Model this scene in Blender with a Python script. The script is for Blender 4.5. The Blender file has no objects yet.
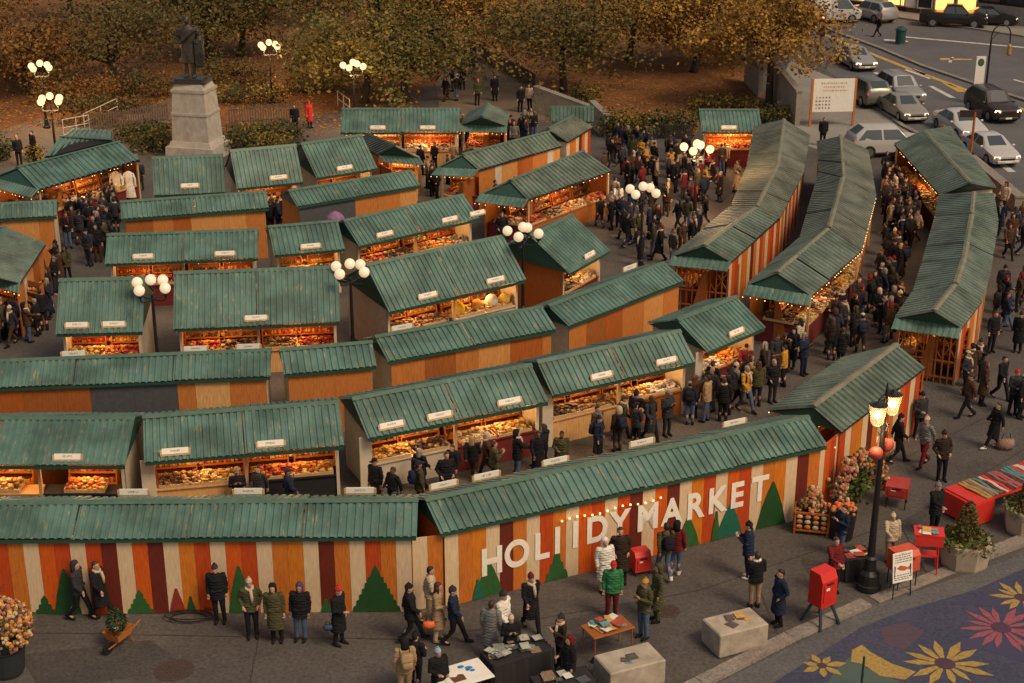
import bpy, bmesh, math, random
from mathutils import Vector, Matrix
R=math.radians
SC=bpy.context.scene
COL=SC.collection
rnd=random.Random(7)
# ---------------------------------------------------------------- camera model
F=1553.0; TH=R(21.5); H=22.9
def at(x,y,z=0.0):
    """photo pixel -> point of the place at height z"""
    a=(x-512)/F; b=-(y-341.5)/F
    d=(a,b*math.sin(TH)+math.cos(TH),b*math.cos(TH)-math.sin(TH))
    t=(z-H)/d[2]
    return Vector((d[0]*t,d[1]*t,z))
def pj(p):
    z=p[2]-H; dep=p[1]*math.cos(TH)-z*math.sin(TH); up=p[1]*math.sin(TH)+z*math.cos(TH)
    return (512+F*p[0]/dep,341.5-F*up/dep)
cam=bpy.data.cameras.new('camera'); co=bpy.data.objects.new('camera',cam); COL.objects.link(co)
co.location=(0,0,H); co.rotation_euler=(R(90)-TH,0,0)
cam.sensor_width=36; cam.lens=F/1024*36; cam.clip_end=2000; cam.clip_start=.5
SC.camera=co
# ---------------------------------------------------------------- materials
MATS={}
def mat(name,c,rough=.75,var=.18,scale=6.0,metal=0,emit=None,es=0,stretch=None,bump=0,c2=None,spec=.4):
    if name in MATS: return MATS[name]
    m=bpy.data.materials.new(name); m.use_nodes=True
    nt=m.node_tree; n=nt.nodes; l=nt.links
    b=n['Principled BSDF']; b.inputs['Roughness'].default_value=rough; b.inputs['Metallic'].default_value=metal
    b.inputs['Specular IOR Level'].default_value=spec
    if emit:
        b.inputs['Emission Color'].default_value=(*emit,1); b.inputs['Emission Strength'].default_value=es
    b.inputs['Base Color'].default_value=(*c,1)
    if var or c2:
        tc=n.new('ShaderNodeTexCoord'); mp=n.new('ShaderNodeMapping'); oi=n.new('ShaderNodeObjectInfo')
        mp.inputs['Scale'].default_value=stretch or (1,1,1)
        l.new(tc.outputs['Object'],mp.inputs['Vector'])
        ad=n.new('ShaderNodeVectorMath'); ad.operation='ADD'
        ml=n.new('ShaderNodeMath'); ml.operation='MULTIPLY'; ml.inputs[1].default_value=50
        l.new(oi.outputs['Random'],ml.inputs[0]); l.new(mp.outputs[0],ad.inputs[0]); l.new(ml.outputs[0],ad.inputs[1])
        t=n.new('ShaderNodeTexNoise'); t.inputs['Scale'].default_value=scale; t.inputs['Detail'].default_value=6; t.inputs['Roughness'].default_value=.65
        l.new(ad.outputs[0],t.inputs['Vector'])
        r=n.new('ShaderNodeValToRGB'); r.color_ramp.elements[0].position=.3; r.color_ramp.elements[1].position=.7
        lo=c2 or tuple(v*(1-var) for v in c); hi=c if c2 else tuple(min(1,v*(1+var)) for v in c)
        r.color_ramp.elements[0].color=(*lo,1); r.color_ramp.elements[1].color=(*hi,1)
        l.new(t.outputs['Fac'],r.inputs['Fac']); l.new(r.outputs['Color'],b.inputs['Base Color'])
        if bump:
            bp=n.new('ShaderNodeBump'); bp.inputs['Strength'].default_value=bump; bp.inputs['Distance'].default_value=.03
            l.new(t.outputs['Fac'],bp.inputs['Height']); l.new(bp.outputs[0],b.inputs['Normal'])
    MATS[name]=m; return m
def roof_mat(name,c,c2,scratch):
    m=mat(name,c,rough=.55,c2=c2,scale=1.3,stretch=(1,1,1),spec=.35)
    nt=m.node_tree; n=nt.nodes; l=nt.links; b=n['Principled BSDF']
    tc=n.new('ShaderNodeTexCoord'); oi=n.new('ShaderNodeObjectInfo'); ad=n.new('ShaderNodeVectorMath'); ad.operation='ADD'
    ml=n.new('ShaderNodeMath'); ml.operation='MULTIPLY'; ml.inputs[1].default_value=91
    l.new(oi.outputs['Random'],ml.inputs[0]); l.new(tc.outputs['Object'],ad.inputs[0]); l.new(ml.outputs[0],ad.inputs[1])
    mp=n.new('ShaderNodeMapping'); mp.inputs['Scale'].default_value=(9,1.3,3.0); l.new(ad.outputs[0],mp.inputs['Vector'])
    t=n.new('ShaderNodeTexNoise'); t.inputs['Scale'].default_value=1.0; t.inputs['Detail'].default_value=9; t.inputs['Roughness'].default_value=.75
    l.new(mp.outputs[0],t.inputs['Vector'])
    r=n.new('ShaderNodeValToRGB'); r.color_ramp.elements[0].position=.555; r.color_ramp.elements[1].position=.69
    l.new(t.outputs['Fac'],r.inputs['Fac'])
    mx=n.new('ShaderNodeMix'); mx.data_type='RGBA'
    src=b.inputs['Base Color'].links[0].from_socket
    l.new(r.outputs['Color'],mx.inputs['Factor']); l.new(src,mx.inputs['A']); mx.inputs['B'].default_value=(*scratch,1)
    # fine dirt, dark
    t2=n.new('ShaderNodeTexNoise'); t2.inputs['Scale'].default_value=.8; t2.inputs['Detail'].default_value=8; l.new(ad.outputs[0],t2.inputs['Vector'])
    r2=n.new('ShaderNodeValToRGB'); r2.color_ramp.elements[0].position=.35; r2.color_ramp.elements[0].color=(.55,.55,.52,1); r2.color_ramp.elements[1].position=.6
    l.new(t2.outputs['Fac'],r2.inputs['Fac'])
    mu=n.new('ShaderNodeMix'); mu.data_type='RGBA'; mu.blend_type='MULTIPLY'; mu.inputs['Factor'].default_value=1
    l.new(mx.outputs['Result'],mu.inputs['A']); l.new(r2.outputs['Color'],mu.inputs['B']); l.new(mu.outputs['Result'],b.inputs['Base Color'])
    return m
def wood(name,c,var=.28): return mat(name,c,rough=.65,var=var,scale=3.0,stretch=(9,9,1.0),spec=.3)
ROOF=roof_mat('green_metal_roof',(.102,.190,.160),(.070,.140,.118),(.34,.28,.14))
ROOFB=roof_mat('grey_green_lit_roof',(.165,.175,.135),(.108,.128,.098),(.27,.22,.13))  # greyer copy of the roof green; light on left slopes tinted into the colour
ROOFC=roof_mat('pale_green_lit_roof',(.140,.178,.142),(.085,.130,.104),(.28,.23,.14))  # paler copy of the roof green, slope light put into its grey tint
TRIM=mat('dark_green_trim',(.018,.060,.040),rough=.5)
CAP=mat('ridge_cap_metal',(.085,.135,.095),rough=.5,scale=3,c2=(.045,.095,.07))
CAPB=mat('worn_ridge_cap_metal',(.22,.19,.12),rough=.6,scale=2,c2=(.10,.11,.075))
CREAM=wood('cream_plank',(.56,.41,.255),.18); ORANGE=wood('orange_plank',(.50,.082,.006)); AMBER=wood('amber_plank',(.50,.150,.011))
DRED=wood('dark_red_plank',(.115,.016,.008)); RUST=wood('rust_plank',(.40,.050,.006)); BROWN=wood('brown_orange_plank',(.46,.135,.018))
PLY=[wood('plywood_gold',(.52,.235,.065)),wood('plywood_orange',(.44,.155,.034)),wood('plywood_brown',(.29,.088,.018)),wood('plywood_pale',(.58,.32,.12)),wood('plywood_rust',(.35,.09,.014))]
GREYP=mat('grey_panel',(.062,.066,.070),rough=.7)
WALLC=mat('cream_wall_paint',(.50,.42,.31),rough=.7,scale=2)
DARKIN=mat('dark_interior',(.03,.016,.010))
REDC=mat('dark_red_cloth',(.13,.015,.012),rough=.85); REDB=mat('bright_red_paint',(.55,.03,.02),rough=.45,var=.1)
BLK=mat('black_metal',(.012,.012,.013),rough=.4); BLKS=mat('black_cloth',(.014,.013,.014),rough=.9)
WHITE=mat('white_board',(.72,.68,.60),rough=.6,var=.08)
POSTW=wood('timber_post',(.46,.30,.15),.2)
BULB=mat('warm_bulb',(1,.8,.5),emit=(1,.50,.15),es=2.3,var=0)
# sign with an illegible line of print
def sign_mat():
    m=mat('printed_sign_board',(.75,.70,.60),rough=.6,var=.06)
    nt=m.node_tree;n=nt.nodes;l=nt.links;b=n['Principled BSDF']
    src=b.inputs['Base Color'].links[0].from_socket
    tc=n.new('ShaderNodeTexCoord'); sp=n.new('ShaderNodeSeparateXYZ'); l.new(tc.outputs['Generated'],sp.inputs[0])
    def band(sock,lo,hi):
        a=n.new('ShaderNodeMath');a.operation='GREATER_THAN';a.inputs[1].default_value=lo;l.new(sock,a.inputs[0])
        c=n.new('ShaderNodeMath');c.operation='LESS_THAN';c.inputs[1].default_value=hi;l.new(sock,c.inputs[0])
        d=n.new('ShaderNodeMath');d.operation='MULTIPLY';l.new(a.outputs[0],d.inputs[0]);l.new(c.outputs[0],d.inputs[1]);return d
    bx=band(sp.outputs['X'],.3,.68); bz=band(sp.outputs['Z'],.36,.68)
    t=n.new('ShaderNodeTexNoise'); t.inputs['Scale'].default_value=30; mp=n.new('ShaderNodeMapping'); mp.inputs['Scale'].default_value=(1,.1,.5); oi=n.new('ShaderNodeObjectInfo'); cb=n.new('ShaderNodeVectorMath'); cb.operation='ADD'; l.new(tc.outputs['Generated'],cb.inputs[0]); l.new(oi.outputs['Random'],cb.inputs[1]); sc_=n.new('ShaderNodeVectorMath'); sc_.operation='MULTIPLY_ADD'; sc_.inputs[1].default_value=(1,1,1)
    l.new(cb.outputs[0],mp.inputs[0]); l.new(mp.outputs[0],t.inputs['Vector'])
    g=n.new('ShaderNodeMath');g.operation='GREATER_THAN';g.inputs[1].default_value=.5;l.new(t.outputs['Fac'],g.inputs[0])
    p=n.new('ShaderNodeMath');p.operation='MULTIPLY';l.new(bx.outputs[0],p.inputs[0]);l.new(bz.outputs[0],p.inputs[1])
    q=n.new('ShaderNodeMath');q.operation='MULTIPLY';l.new(p.outputs[0],q.inputs[0]);l.new(g.outputs[0],q.inputs[1])
    mx=n.new('ShaderNodeMix');mx.data_type='RGBA';l.new(q.outputs[0],mx.inputs['Factor']);l.new(src,mx.inputs['A']);mx.inputs['B'].default_value=(.16,.13,.11,1)
    l.new(mx.outputs['Result'],b.inputs['Base Color']); return m
SIGNM=sign_mat()
# ---------------------------------------------------------------- mesh building
class MB:
    def __init__(s): s.v=[];s.f=[];s.m=[]
    def add(s,vs,fs,m=0):
        o=len(s.v); s.v+= [tuple(v) for v in vs]; s.f+=[tuple(i+o for i in f) for f in fs]; s.m+=[m]*len(fs)
    def quad(s,*p,m=0): s.add(p,[tuple(range(len(p)))],m)
    def box(s,c,d,rz=0,m=0,bev=0):
        x,y,z=d[0]/2,d[1]/2,d[2]/2; cs,sn=math.cos(rz),math.sin(rz)
        def P(a,b,h): return (c[0]+a*cs-b*sn,c[1]+a*sn+b*cs,c[2]+h)
        if bev:
            k=bev; rings=[(-z,k),(-z+k,0),(z-k,0),(z,k)]; vs=[]
            for h,i in rings:
                X,Y=x-i,y-i; b=max(k-i,0)+.0
                q=k*.6
                for a,bb in ((-X+q,-Y),(X-q,-Y),(X,-Y+q),(X,Y-q),(X-q,Y),(-X+q,Y),(-X,Y-q),(-X,-Y+q)): vs.append(P(a,bb,h))
            fs=[tuple(range(7,-1,-1)),tuple(range(24,32))]
            for r in range(3):
                for i in range(8): fs.append((r*8+i,r*8+(i+1)%8,r*8+8+(i+1)%8,r*8+8+i))
            s.add(vs,fs,m); return
        vs=[P(a,b,h) for h in(-z,z) for a,b in((-x,-y),(x,-y),(x,y),(-x,y))]
        s.add(vs,[(3,2,1,0),(4,5,6,7),(0,1,5,4),(1,2,6,5),(2,3,7,6),(3,0,4,7)],m)
    def tube(s,pts,rad,n=8,m=0,cap=True,flat=None):
        pts=[Vector(p) for p in pts]
        if not isinstance(rad,(list,tuple)): rad=[rad]*len(pts)
        vs=[];up=Vector((0,0,1)); prev=None
        for i,p in enumerate(pts):
            d=(pts[min(i+1,len(pts)-1)]-pts[max(i-1,0)])
            d=d.normalized() if d.length>1e-9 else Vector((0,0,1))
            if prev is None:
                a=d.cross(up)
                if a.length<.05: a=d.cross(Vector((0,1,0)))
                a.normalize()
            else:
                a=prev-d*prev.dot(d)
                a.normalize()
            prev=a; b=d.cross(a)
            for k in range(n):
                t=2*math.pi*k/n; vs.append(p+a*math.cos(t)*rad[i]+b*math.sin(t)*rad[i])
        fs=[]
        for i in range(len(pts)-1):
            for k in range(n): fs.append((i*n+k,i*n+(k+1)%n,(i+1)*n+(k+1)%n,(i+1)*n+k))
        if cap: fs+= [tuple(range(n-1,-1,-1)),tuple(range((len(pts)-1)*n,len(pts)*n))]
        s.add(vs,fs,m)
    def loft(s,rings,n=14,m=0,cap=True):
        """rings: (x,y,z,rx,ry)"""
        vs=[]
        for (x,y,z,a,b) in rings:
            for k in range(n):
                t=2*math.pi*k/n; vs.append((x+a*math.cos(t),y+b*math.sin(t),z))
        fs=[]
        for i in range(len(rings)-1):
            for k in range(n): fs.append((i*n+k,i*n+(k+1)%n,(i+1)*n+(k+1)%n,(i+1)*n+k))
        if cap: fs+= [tuple(range(n-1,-1,-1)),tuple(range((len(rings)-1)*n,len(rings)*n))]
        s.add(vs,fs,m)
    def lathe(s,prof,c=(0,0,0),n=14,m=0): s.loft([(c[0],c[1],c[2]+z,r,r) for z,r in prof],n,m)
    def ball(s,c,r,n=8,m=0,k=5):
        rx,ry,rz=r if isinstance(r,(list,tuple)) else (r,r,r)
        s.loft([(c[0],c[1],c[2]-rz*math.cos(math.pi*i/k),max(rx*math.sin(math.pi*i/k),rx*.05),max(ry*math.sin(math.pi*i/k),ry*.05)) for i in range(k+1)],n,m)
    def prism(s,poly,d,m=0):
        """poly list of 3d points, extruded by vector d"""
        d=Vector(d); n=len(poly); P=[Vector(p) for p in poly]
        s.add(P+[p+d for p in P],[tuple(range(n-1,-1,-1)),tuple(range(n,2*n))]+[(i,(i+1)%n,n+(i+1)%n,n+i) for i in range(n)],m)
    def build(s,name,mats,parent=None,loc=None,smooth=False,rz=None,mesh_only=False):
        me=bpy.data.meshes.new(name); me.from_pydata(s.v,[],s.f)
        for x in (mats if isinstance(mats,(list,tuple)) else [mats]): me.materials.append(x)
        me.polygons.foreach_set('material_index',s.m)
        bm=bmesh.new(); bm.from_mesh(me); bmesh.ops.recalc_face_normals(bm,faces=bm.faces); bm.to_mesh(me); bm.free()
        if smooth is True: me.polygons.foreach_set('use_smooth',[True]*len(me.polygons))
        if smooth=='angle':
            me.polygons.foreach_set('use_smooth',[True]*len(me.polygons)); me.set_sharp_from_angle(angle=R(32))
        if mesh_only: return me
        return link(name,me,parent,loc,rz)
def link(name,me,parent=None,loc=None,rz=None):
    o=bpy.data.objects.new(name,me); COL.objects.link(o)
    if parent: o.parent=parent
    if loc is not None: o.location=loc
    if rz is not None: o.rotation_euler=(0,0,rz)
    return o
THINGS=[]
def tag(o,label,cat,group=None,kind=None):
    o['label']=label;o['category']=cat
    if group:o['group']=group
    if kind:o['kind']=kind
    THINGS.append(o); return o
def empty(name,loc,label,cat,group=None,rz=0):
    o=bpy.data.objects.new(name,None); COL.objects.link(o); o.location=loc; o.rotation_euler=(0,0,rz); o.empty_display_size=.3
    return tag(o,label,cat,group)
def struct(o): o['kind']='structure'; return o
def dup(o,loc=None,rz=None,parent=None):
    c=o.copy(); COL.objects.link(c)
    if parent: c.parent=parent
    if loc is not None:c.location=loc
    if rz is not None:c.rotation_euler=(0,0,rz)
    for ch in o.children: dup(ch,parent=c)
    if parent is None: THINGS.append(c)
    return c
FOOT=[]   # footprints people may not stand in
def light(loc,power,col=(1,.50,.17),size=.35):
    d=bpy.data.lights.new('stall_lamp_light','POINT'); d.energy=power; d.color=col; d.shadow_soft_size=size
    o=bpy.data.objects.new('stall_lamp_light',d); COL.objects.link(o); o.location=loc; return o
# ---------------------------------------------------------------- world and light
w=bpy.data.worlds.new('World'); SC.world=w; w.use_nodes=True
n=w.node_tree.nodes; l=w.node_tree.links
sky=n.new('ShaderNodeTexSky'); sky.sky_type='NISHITA'; sky.sun_disc=False
SUN_EL,SUN_AZ=R(52),R(132)
sky.sun_elevation=SUN_EL; sky.sun_rotation=SUN_AZ; sky.dust_density=3; sky.ozone_density=.6; sky.air_density=1.2
bg=n['Background']
mx=n.new('ShaderNodeMix'); mx.data_type='RGBA'; mx.blend_type='MULTIPLY'; mx.inputs['Factor'].default_value=1; mx.inputs['B'].default_value=(1.0,.85,.68,1)
l.new(sky.outputs[0],mx.inputs['A']); l.new(mx.outputs['Result'],bg.inputs[0]); bg.inputs[1].default_value=.080
sd=bpy.data.lights.new('sun','SUN'); sd.energy=1.25; sd.angle=R(20); sd.color=(1,.78,.54)
so=bpy.data.objects.new('sun',sd); COL.objects.link(so)
sv=Vector((math.sin(SUN_AZ)*math.cos(SUN_EL),math.cos(SUN_AZ)*math.cos(SUN_EL),math.sin(SUN_EL)))
so.rotation_euler=(-sv).to_track_quat('-Z','Y').to_euler(); so.location=(0,0,60)
vs=SC.view_settings; vs.view_transform='Standard'; vs.look='None'; vs.exposure=.76; vs.gamma=1
# ================================================================= STALLS
def slope(mb,ra,rb,ea,eb,pitch=.215,amp=.042,m=0,seg=1,thick=.02):
    ra,rb,ea,eb=map(Vector,(ra,rb,ea,eb))
    n=((rb-ra).cross(ea-ra)); n.normalize()
    if n.z<0:n=-n
    L=max((rb-ra).length,(eb-ea).length); k=max(2,int(L/pitch)); prof=[]
    for i in range(k):
        for t,h in ((0,0),(.26,0),(.36,1),(.86,1),(.96,0)): prof.append(((i+t)/k,h))
    prof.append((1,0)); N=len(prof); vs=[]
    for t,h in prof:
        a=ra.lerp(rb,t); b=ea.lerp(eb,t)
        for j in range(seg+1): vs.append(a.lerp(b,j/seg)+n*(h*amp))
    for t,h in prof:
        a=ra.lerp(rb,t); b=ea.lerp(eb,t)
        for j in range(seg+1): vs.append(a.lerp(b,j/seg)+n*(h*amp-thick))
    fs=[];S=seg+1;O=N*S
    for i in range(N-1):
        for j in range(seg):
            fs.append((i*S+j,i*S+j+1,(i+1)*S+j+1,(i+1)*S+j)); fs.append((O+i*S+j,O+(i+1)*S+j,O+(i+1)*S+j+1,O+i*S+j+1))
        fs.append((i*S+seg,O+i*S+seg,O+(i+1)*S+seg,(i+1)*S+seg))
    for i in(0,N-1):
        for j in range(seg): fs.append((i*S+j,O+i*S+j,O+i*S+j+1,i*S+j+1))
    mb.add(vs,fs,m)
def cap_strip(mb,ra,rb,la,ra2,w=.16,lift=.05,m=0):
    """folded cap over a ridge; la/ra2 are the eave points at end a (give the slope directions)"""
    ra,rb=Vector(ra),Vector(rb); dl=(Vector(la)-ra).normalized()*w; dr=(Vector(ra2)-ra).normalized()*w; u=Vector((0,0,lift))
    mb.add([ra+u,rb+u,ra+dl+u,rb+dl+u,ra+dr+u,rb+dr+u,ra+u*.2,rb+u*.2],[(0,1,3,2),(1,0,4,5),(2,3,7,6),(5,4,6,7),(0,2,6),(0,6,4),(1,7,3),(1,5,7)],m)
STRIPE_SEQ=[0,1,4,0,5,2,0,3,5,0,4,5,0,1,4,0,4,3,0,1,3,0,2,4]
STRIPES=[CREAM,ORANGE,AMBER,DRED,RUST,BROWN]
def stripe_wall(mb,a,b,z0,z1a,z1b,off,w=.42,k0=0,thick=.05):
    """vertical planks from a to b (2d), facing 'off' side"""
    a,b=Vector((a[0],a[1],0)),Vector((b[0],b[1],0)); L=(b-a).length; n=max(1,round(L/w)); d=(b-a)/n; o=Vector(off).normalized()*thick
    rr=random.Random(int(L*1000)+k0)
    for i in range(n):
        p=a+d*i; q=a+d*(i+1)-d.normalized()*.006; za=z1a+(z1b-z1a)*i/n; zb=z1a+(z1b-z1a)*(i+1)/n
        jit=o*rr.uniform(.0,.12)
        mb.prism([p+jit+Vector((0,0,z0)),q+jit+Vector((0,0,z0)),q+jit+Vector((0,0,zb)),p+jit+Vector((0,0,za))],-o,STRIPE_SEQ[(i+k0)%len(STRIPE_SEQ)])
def ply_wall(mb,a,b,z0,z1a,z1b,off,seq,thick=.04):
    """plywood sheets; seq=[(width,mat index)...] repeated"""
    a,b=Vector((a[0],a[1],0)),Vector((b[0],b[1],0)); L=(b-a).length; d=(b-a).normalized(); o=Vector(off).normalized()*thick
    x=0;i=0; rr=random.Random(int(L*977))
    while x<L-.02:
        w_,mi=seq[i%len(seq)]; e=min(L,x+w_)
        if L-e<.15:e=L
        j=o*rr.uniform(0,.15)
        p,q=a+d*x,a+d*(e-.008); za=z1a+(z1b-z1a)*x/L; zb=z1a+(z1b-z1a)*e/L
        mb.prism([p+j+Vector((0,0,z0)),q+j+Vector((0,0,z0)),q+j+Vector((0,0,zb)),p+j+Vector((0,0,za))],-o,mi); x=e;i+=1
PLYM=PLY+[GREYP,WALLC]
def bulbs(mb,a,b,step=.34,r=.020,sag=.05,rr=rnd):
    a,b=Vector(a),Vector(b); L=(b-a).length; n=max(2,int(L/step))
    for i in range(n+1):
        if rr.random()<.22: continue
        p=a.lerp(b,(i+rr.uniform(-.3,.3))/n if 0<i<n else i/n); p.z-=sag*(.4+.6*rr.random())
        mb.ball(p,r,5,0,3)
# goods -----------------------------------------------------------
GC={'gold':[(.55,.27,.05),(.62,.38,.10),(.40,.16,.03),(.62,.48,.22)],'red':[(.40,.03,.015),(.55,.10,.02),(.28,.015,.02),(.55,.26,.06)],
 'brown':[(.16,.07,.03),(.28,.14,.06),(.10,.04,.025),(.42,.24,.10)],'cream':[(.60,.50,.33),(.50,.36,.18),(.65,.58,.45),(.40,.22,.09)],
 'mixed':[(.50,.06,.02),(.58,.33,.06),(.06,.18,.16),(.58,.50,.38)],'orange':[(.58,.17,.02),(.62,.30,.04),(.45,.07,.015),(.60,.42,.15)],'white':[(.72,.66,.56),(.60,.52,.42),(.40,.30,.22),(.66,.60,.52)],'dark':[(.05,.03,.025),(.12,.06,.035),(.03,.03,.045),(.40,.22,.09)],'green':[(.05,.13,.05),(.10,.16,.05),(.50,.10,.04),(.55,.42,.2)]}
GM={k:[mat(f'{k}_goods_{i}',tuple(v*.72 for v in c),rough=.6,var=.2,scale=14) for i,c in enumerate(v)] for k,v in GC.items()}
GWORD={'gold':'golden goods','red':'red goods','brown':'brown goods','cream':'pale goods','mixed':'mixed goods','orange':'orange goods','white':'white goods','dark':'dark goods','green':'green goods'}
TRAYM={};TRAYF={};RACKM={}
for ki,k in enumerate(GC):
    for vv in range(2):
        r=random.Random(ki*10+vv); g=MB()
        for i in range(85):
            x=r.uniform(-.58,.58);y=r.uniform(-.26,.26);z=.07+.16*(1-abs(y)/.3)*r.random()+.04*r.random()+(y+.26)*.25
            s=r.uniform(.035,.085)
            if r.random()<.5: g.ball((x,y,z),(s*1.25,s,s*.8),6,r.randrange(4),4)
            else: g.box((x,y,z),(s*2,s*1.5,s*1.3),r.uniform(0,3),r.randrange(4))
        TRAYM[k,vv]=g.build('goods',GM[k],mesh_only=True)
        RACKM[k,vv]=[]
        for lev in range(4):
            g=MB()
            for i in range(17):
                x=-.68+i*.085+r.uniform(-.02,.02); s=r.uniform(.05,.13)
                y=.30-lev*.0+r.uniform(-.03,.03)
                if r.random()<.5: g.ball((x,y-.28+lev*.09,.34*lev+.32+s*.7),(.05,.05,s*.8),6,r.randrange(4),4)
                else: g.box((x,y-.28+lev*.09,.34*lev+.32+s*.6),(.08,.08,s*1.2),r.uniform(-.3,.3),r.randrange(4))
            RACKM[k,vv].append(g.build('goods',GM[k],mesh_only=True))
g=MB(); g.box((0,0,.02),(1.24,.60,.03),0); g.box((0,-.29,.06),(1.24,.03,.1)); g.box((0,.29,.12),(1.24,.03,.22)); g.box((-.61,0,.07),(.03,.56,.12)); g.box((.61,0,.07),(.03,.56,.12)); 
TRAYF=g.build('goods_tray',POSTW,mesh_only=True)
g=MB()
for lev in range(4): g.box((0,-.0+lev*.09,.34*lev+.30),(1.46,.22,.025))
for sx in(-.74,.74): g.prism([(sx-.02,-.16,0),(sx-.02,.42,0),(sx-.02,.42,1.7),(sx-.02,.24,1.7)],(.04,0,0))
g.box((0,.43,.86),(1.5,.02,1.7))
RACKF=g.build('display_rack',PLY[2],mesh_only=True)
ORD=['first','second','third','fourth','fifth','sixth','seventh','eighth','ninth','tenth']
def goods(root_loc,rz,xs_tray,y_tray,xs_rack,y_rack,pals,desc,seed,zc=.95,fx=lambda x:x):
    r=random.Random(seed); M=Matrix.Rotation(rz,4,'Z')
    for i,x in enumerate(xs_tray):
        k=pals[i%len(pals)]; p=Vector(root_loc)+M@Vector((x,y_tray,zc))
        o=link('goods_tray',TRAYF,None,p,rz)
        tag(o,f'{ORD[i]} tray of {GWORD[k]}, {desc}','tray','goods trays on stall counters')
        link('goods',TRAYM[k,r.randrange(2)],o)
    for i,x in enumerate(xs_rack):
        k=pals[(i+1)%len(pals)]; p=Vector(root_loc)+M@Vector((x,y_rack,.12))
        o=link('display_rack',RACKF,None,p,rz)
        tag(o,f'{ORD[i]} rack of {GWORD[k]}, {desc}','rack','display racks inside stalls')
        for me in RACKM[k,r.randrange(2)]: link('shelf_goods',me,o)
def sign_board(parent,loc,rz,tilt=0,w_=.80,h=.18):
    m=MB(); m.box((0,0,h/2),(w_,.03,h)); o=m.build('sign_board',SIGNM,parent,loc); o.rotation_euler=(tilt,0,rz)
    b=MB(); b.box((-w_/2-.03,0,h*.4),(.06,.05,h*.9)); b.box((w_/2+.03,0,h*.4),(.06,.05,h*.9)); b.box((0,.02,-.03),(w_+.1,.05,.06)); q=b.build('sign_frame',POSTW,o)
    return o
STALL_ROOT={}
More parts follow.
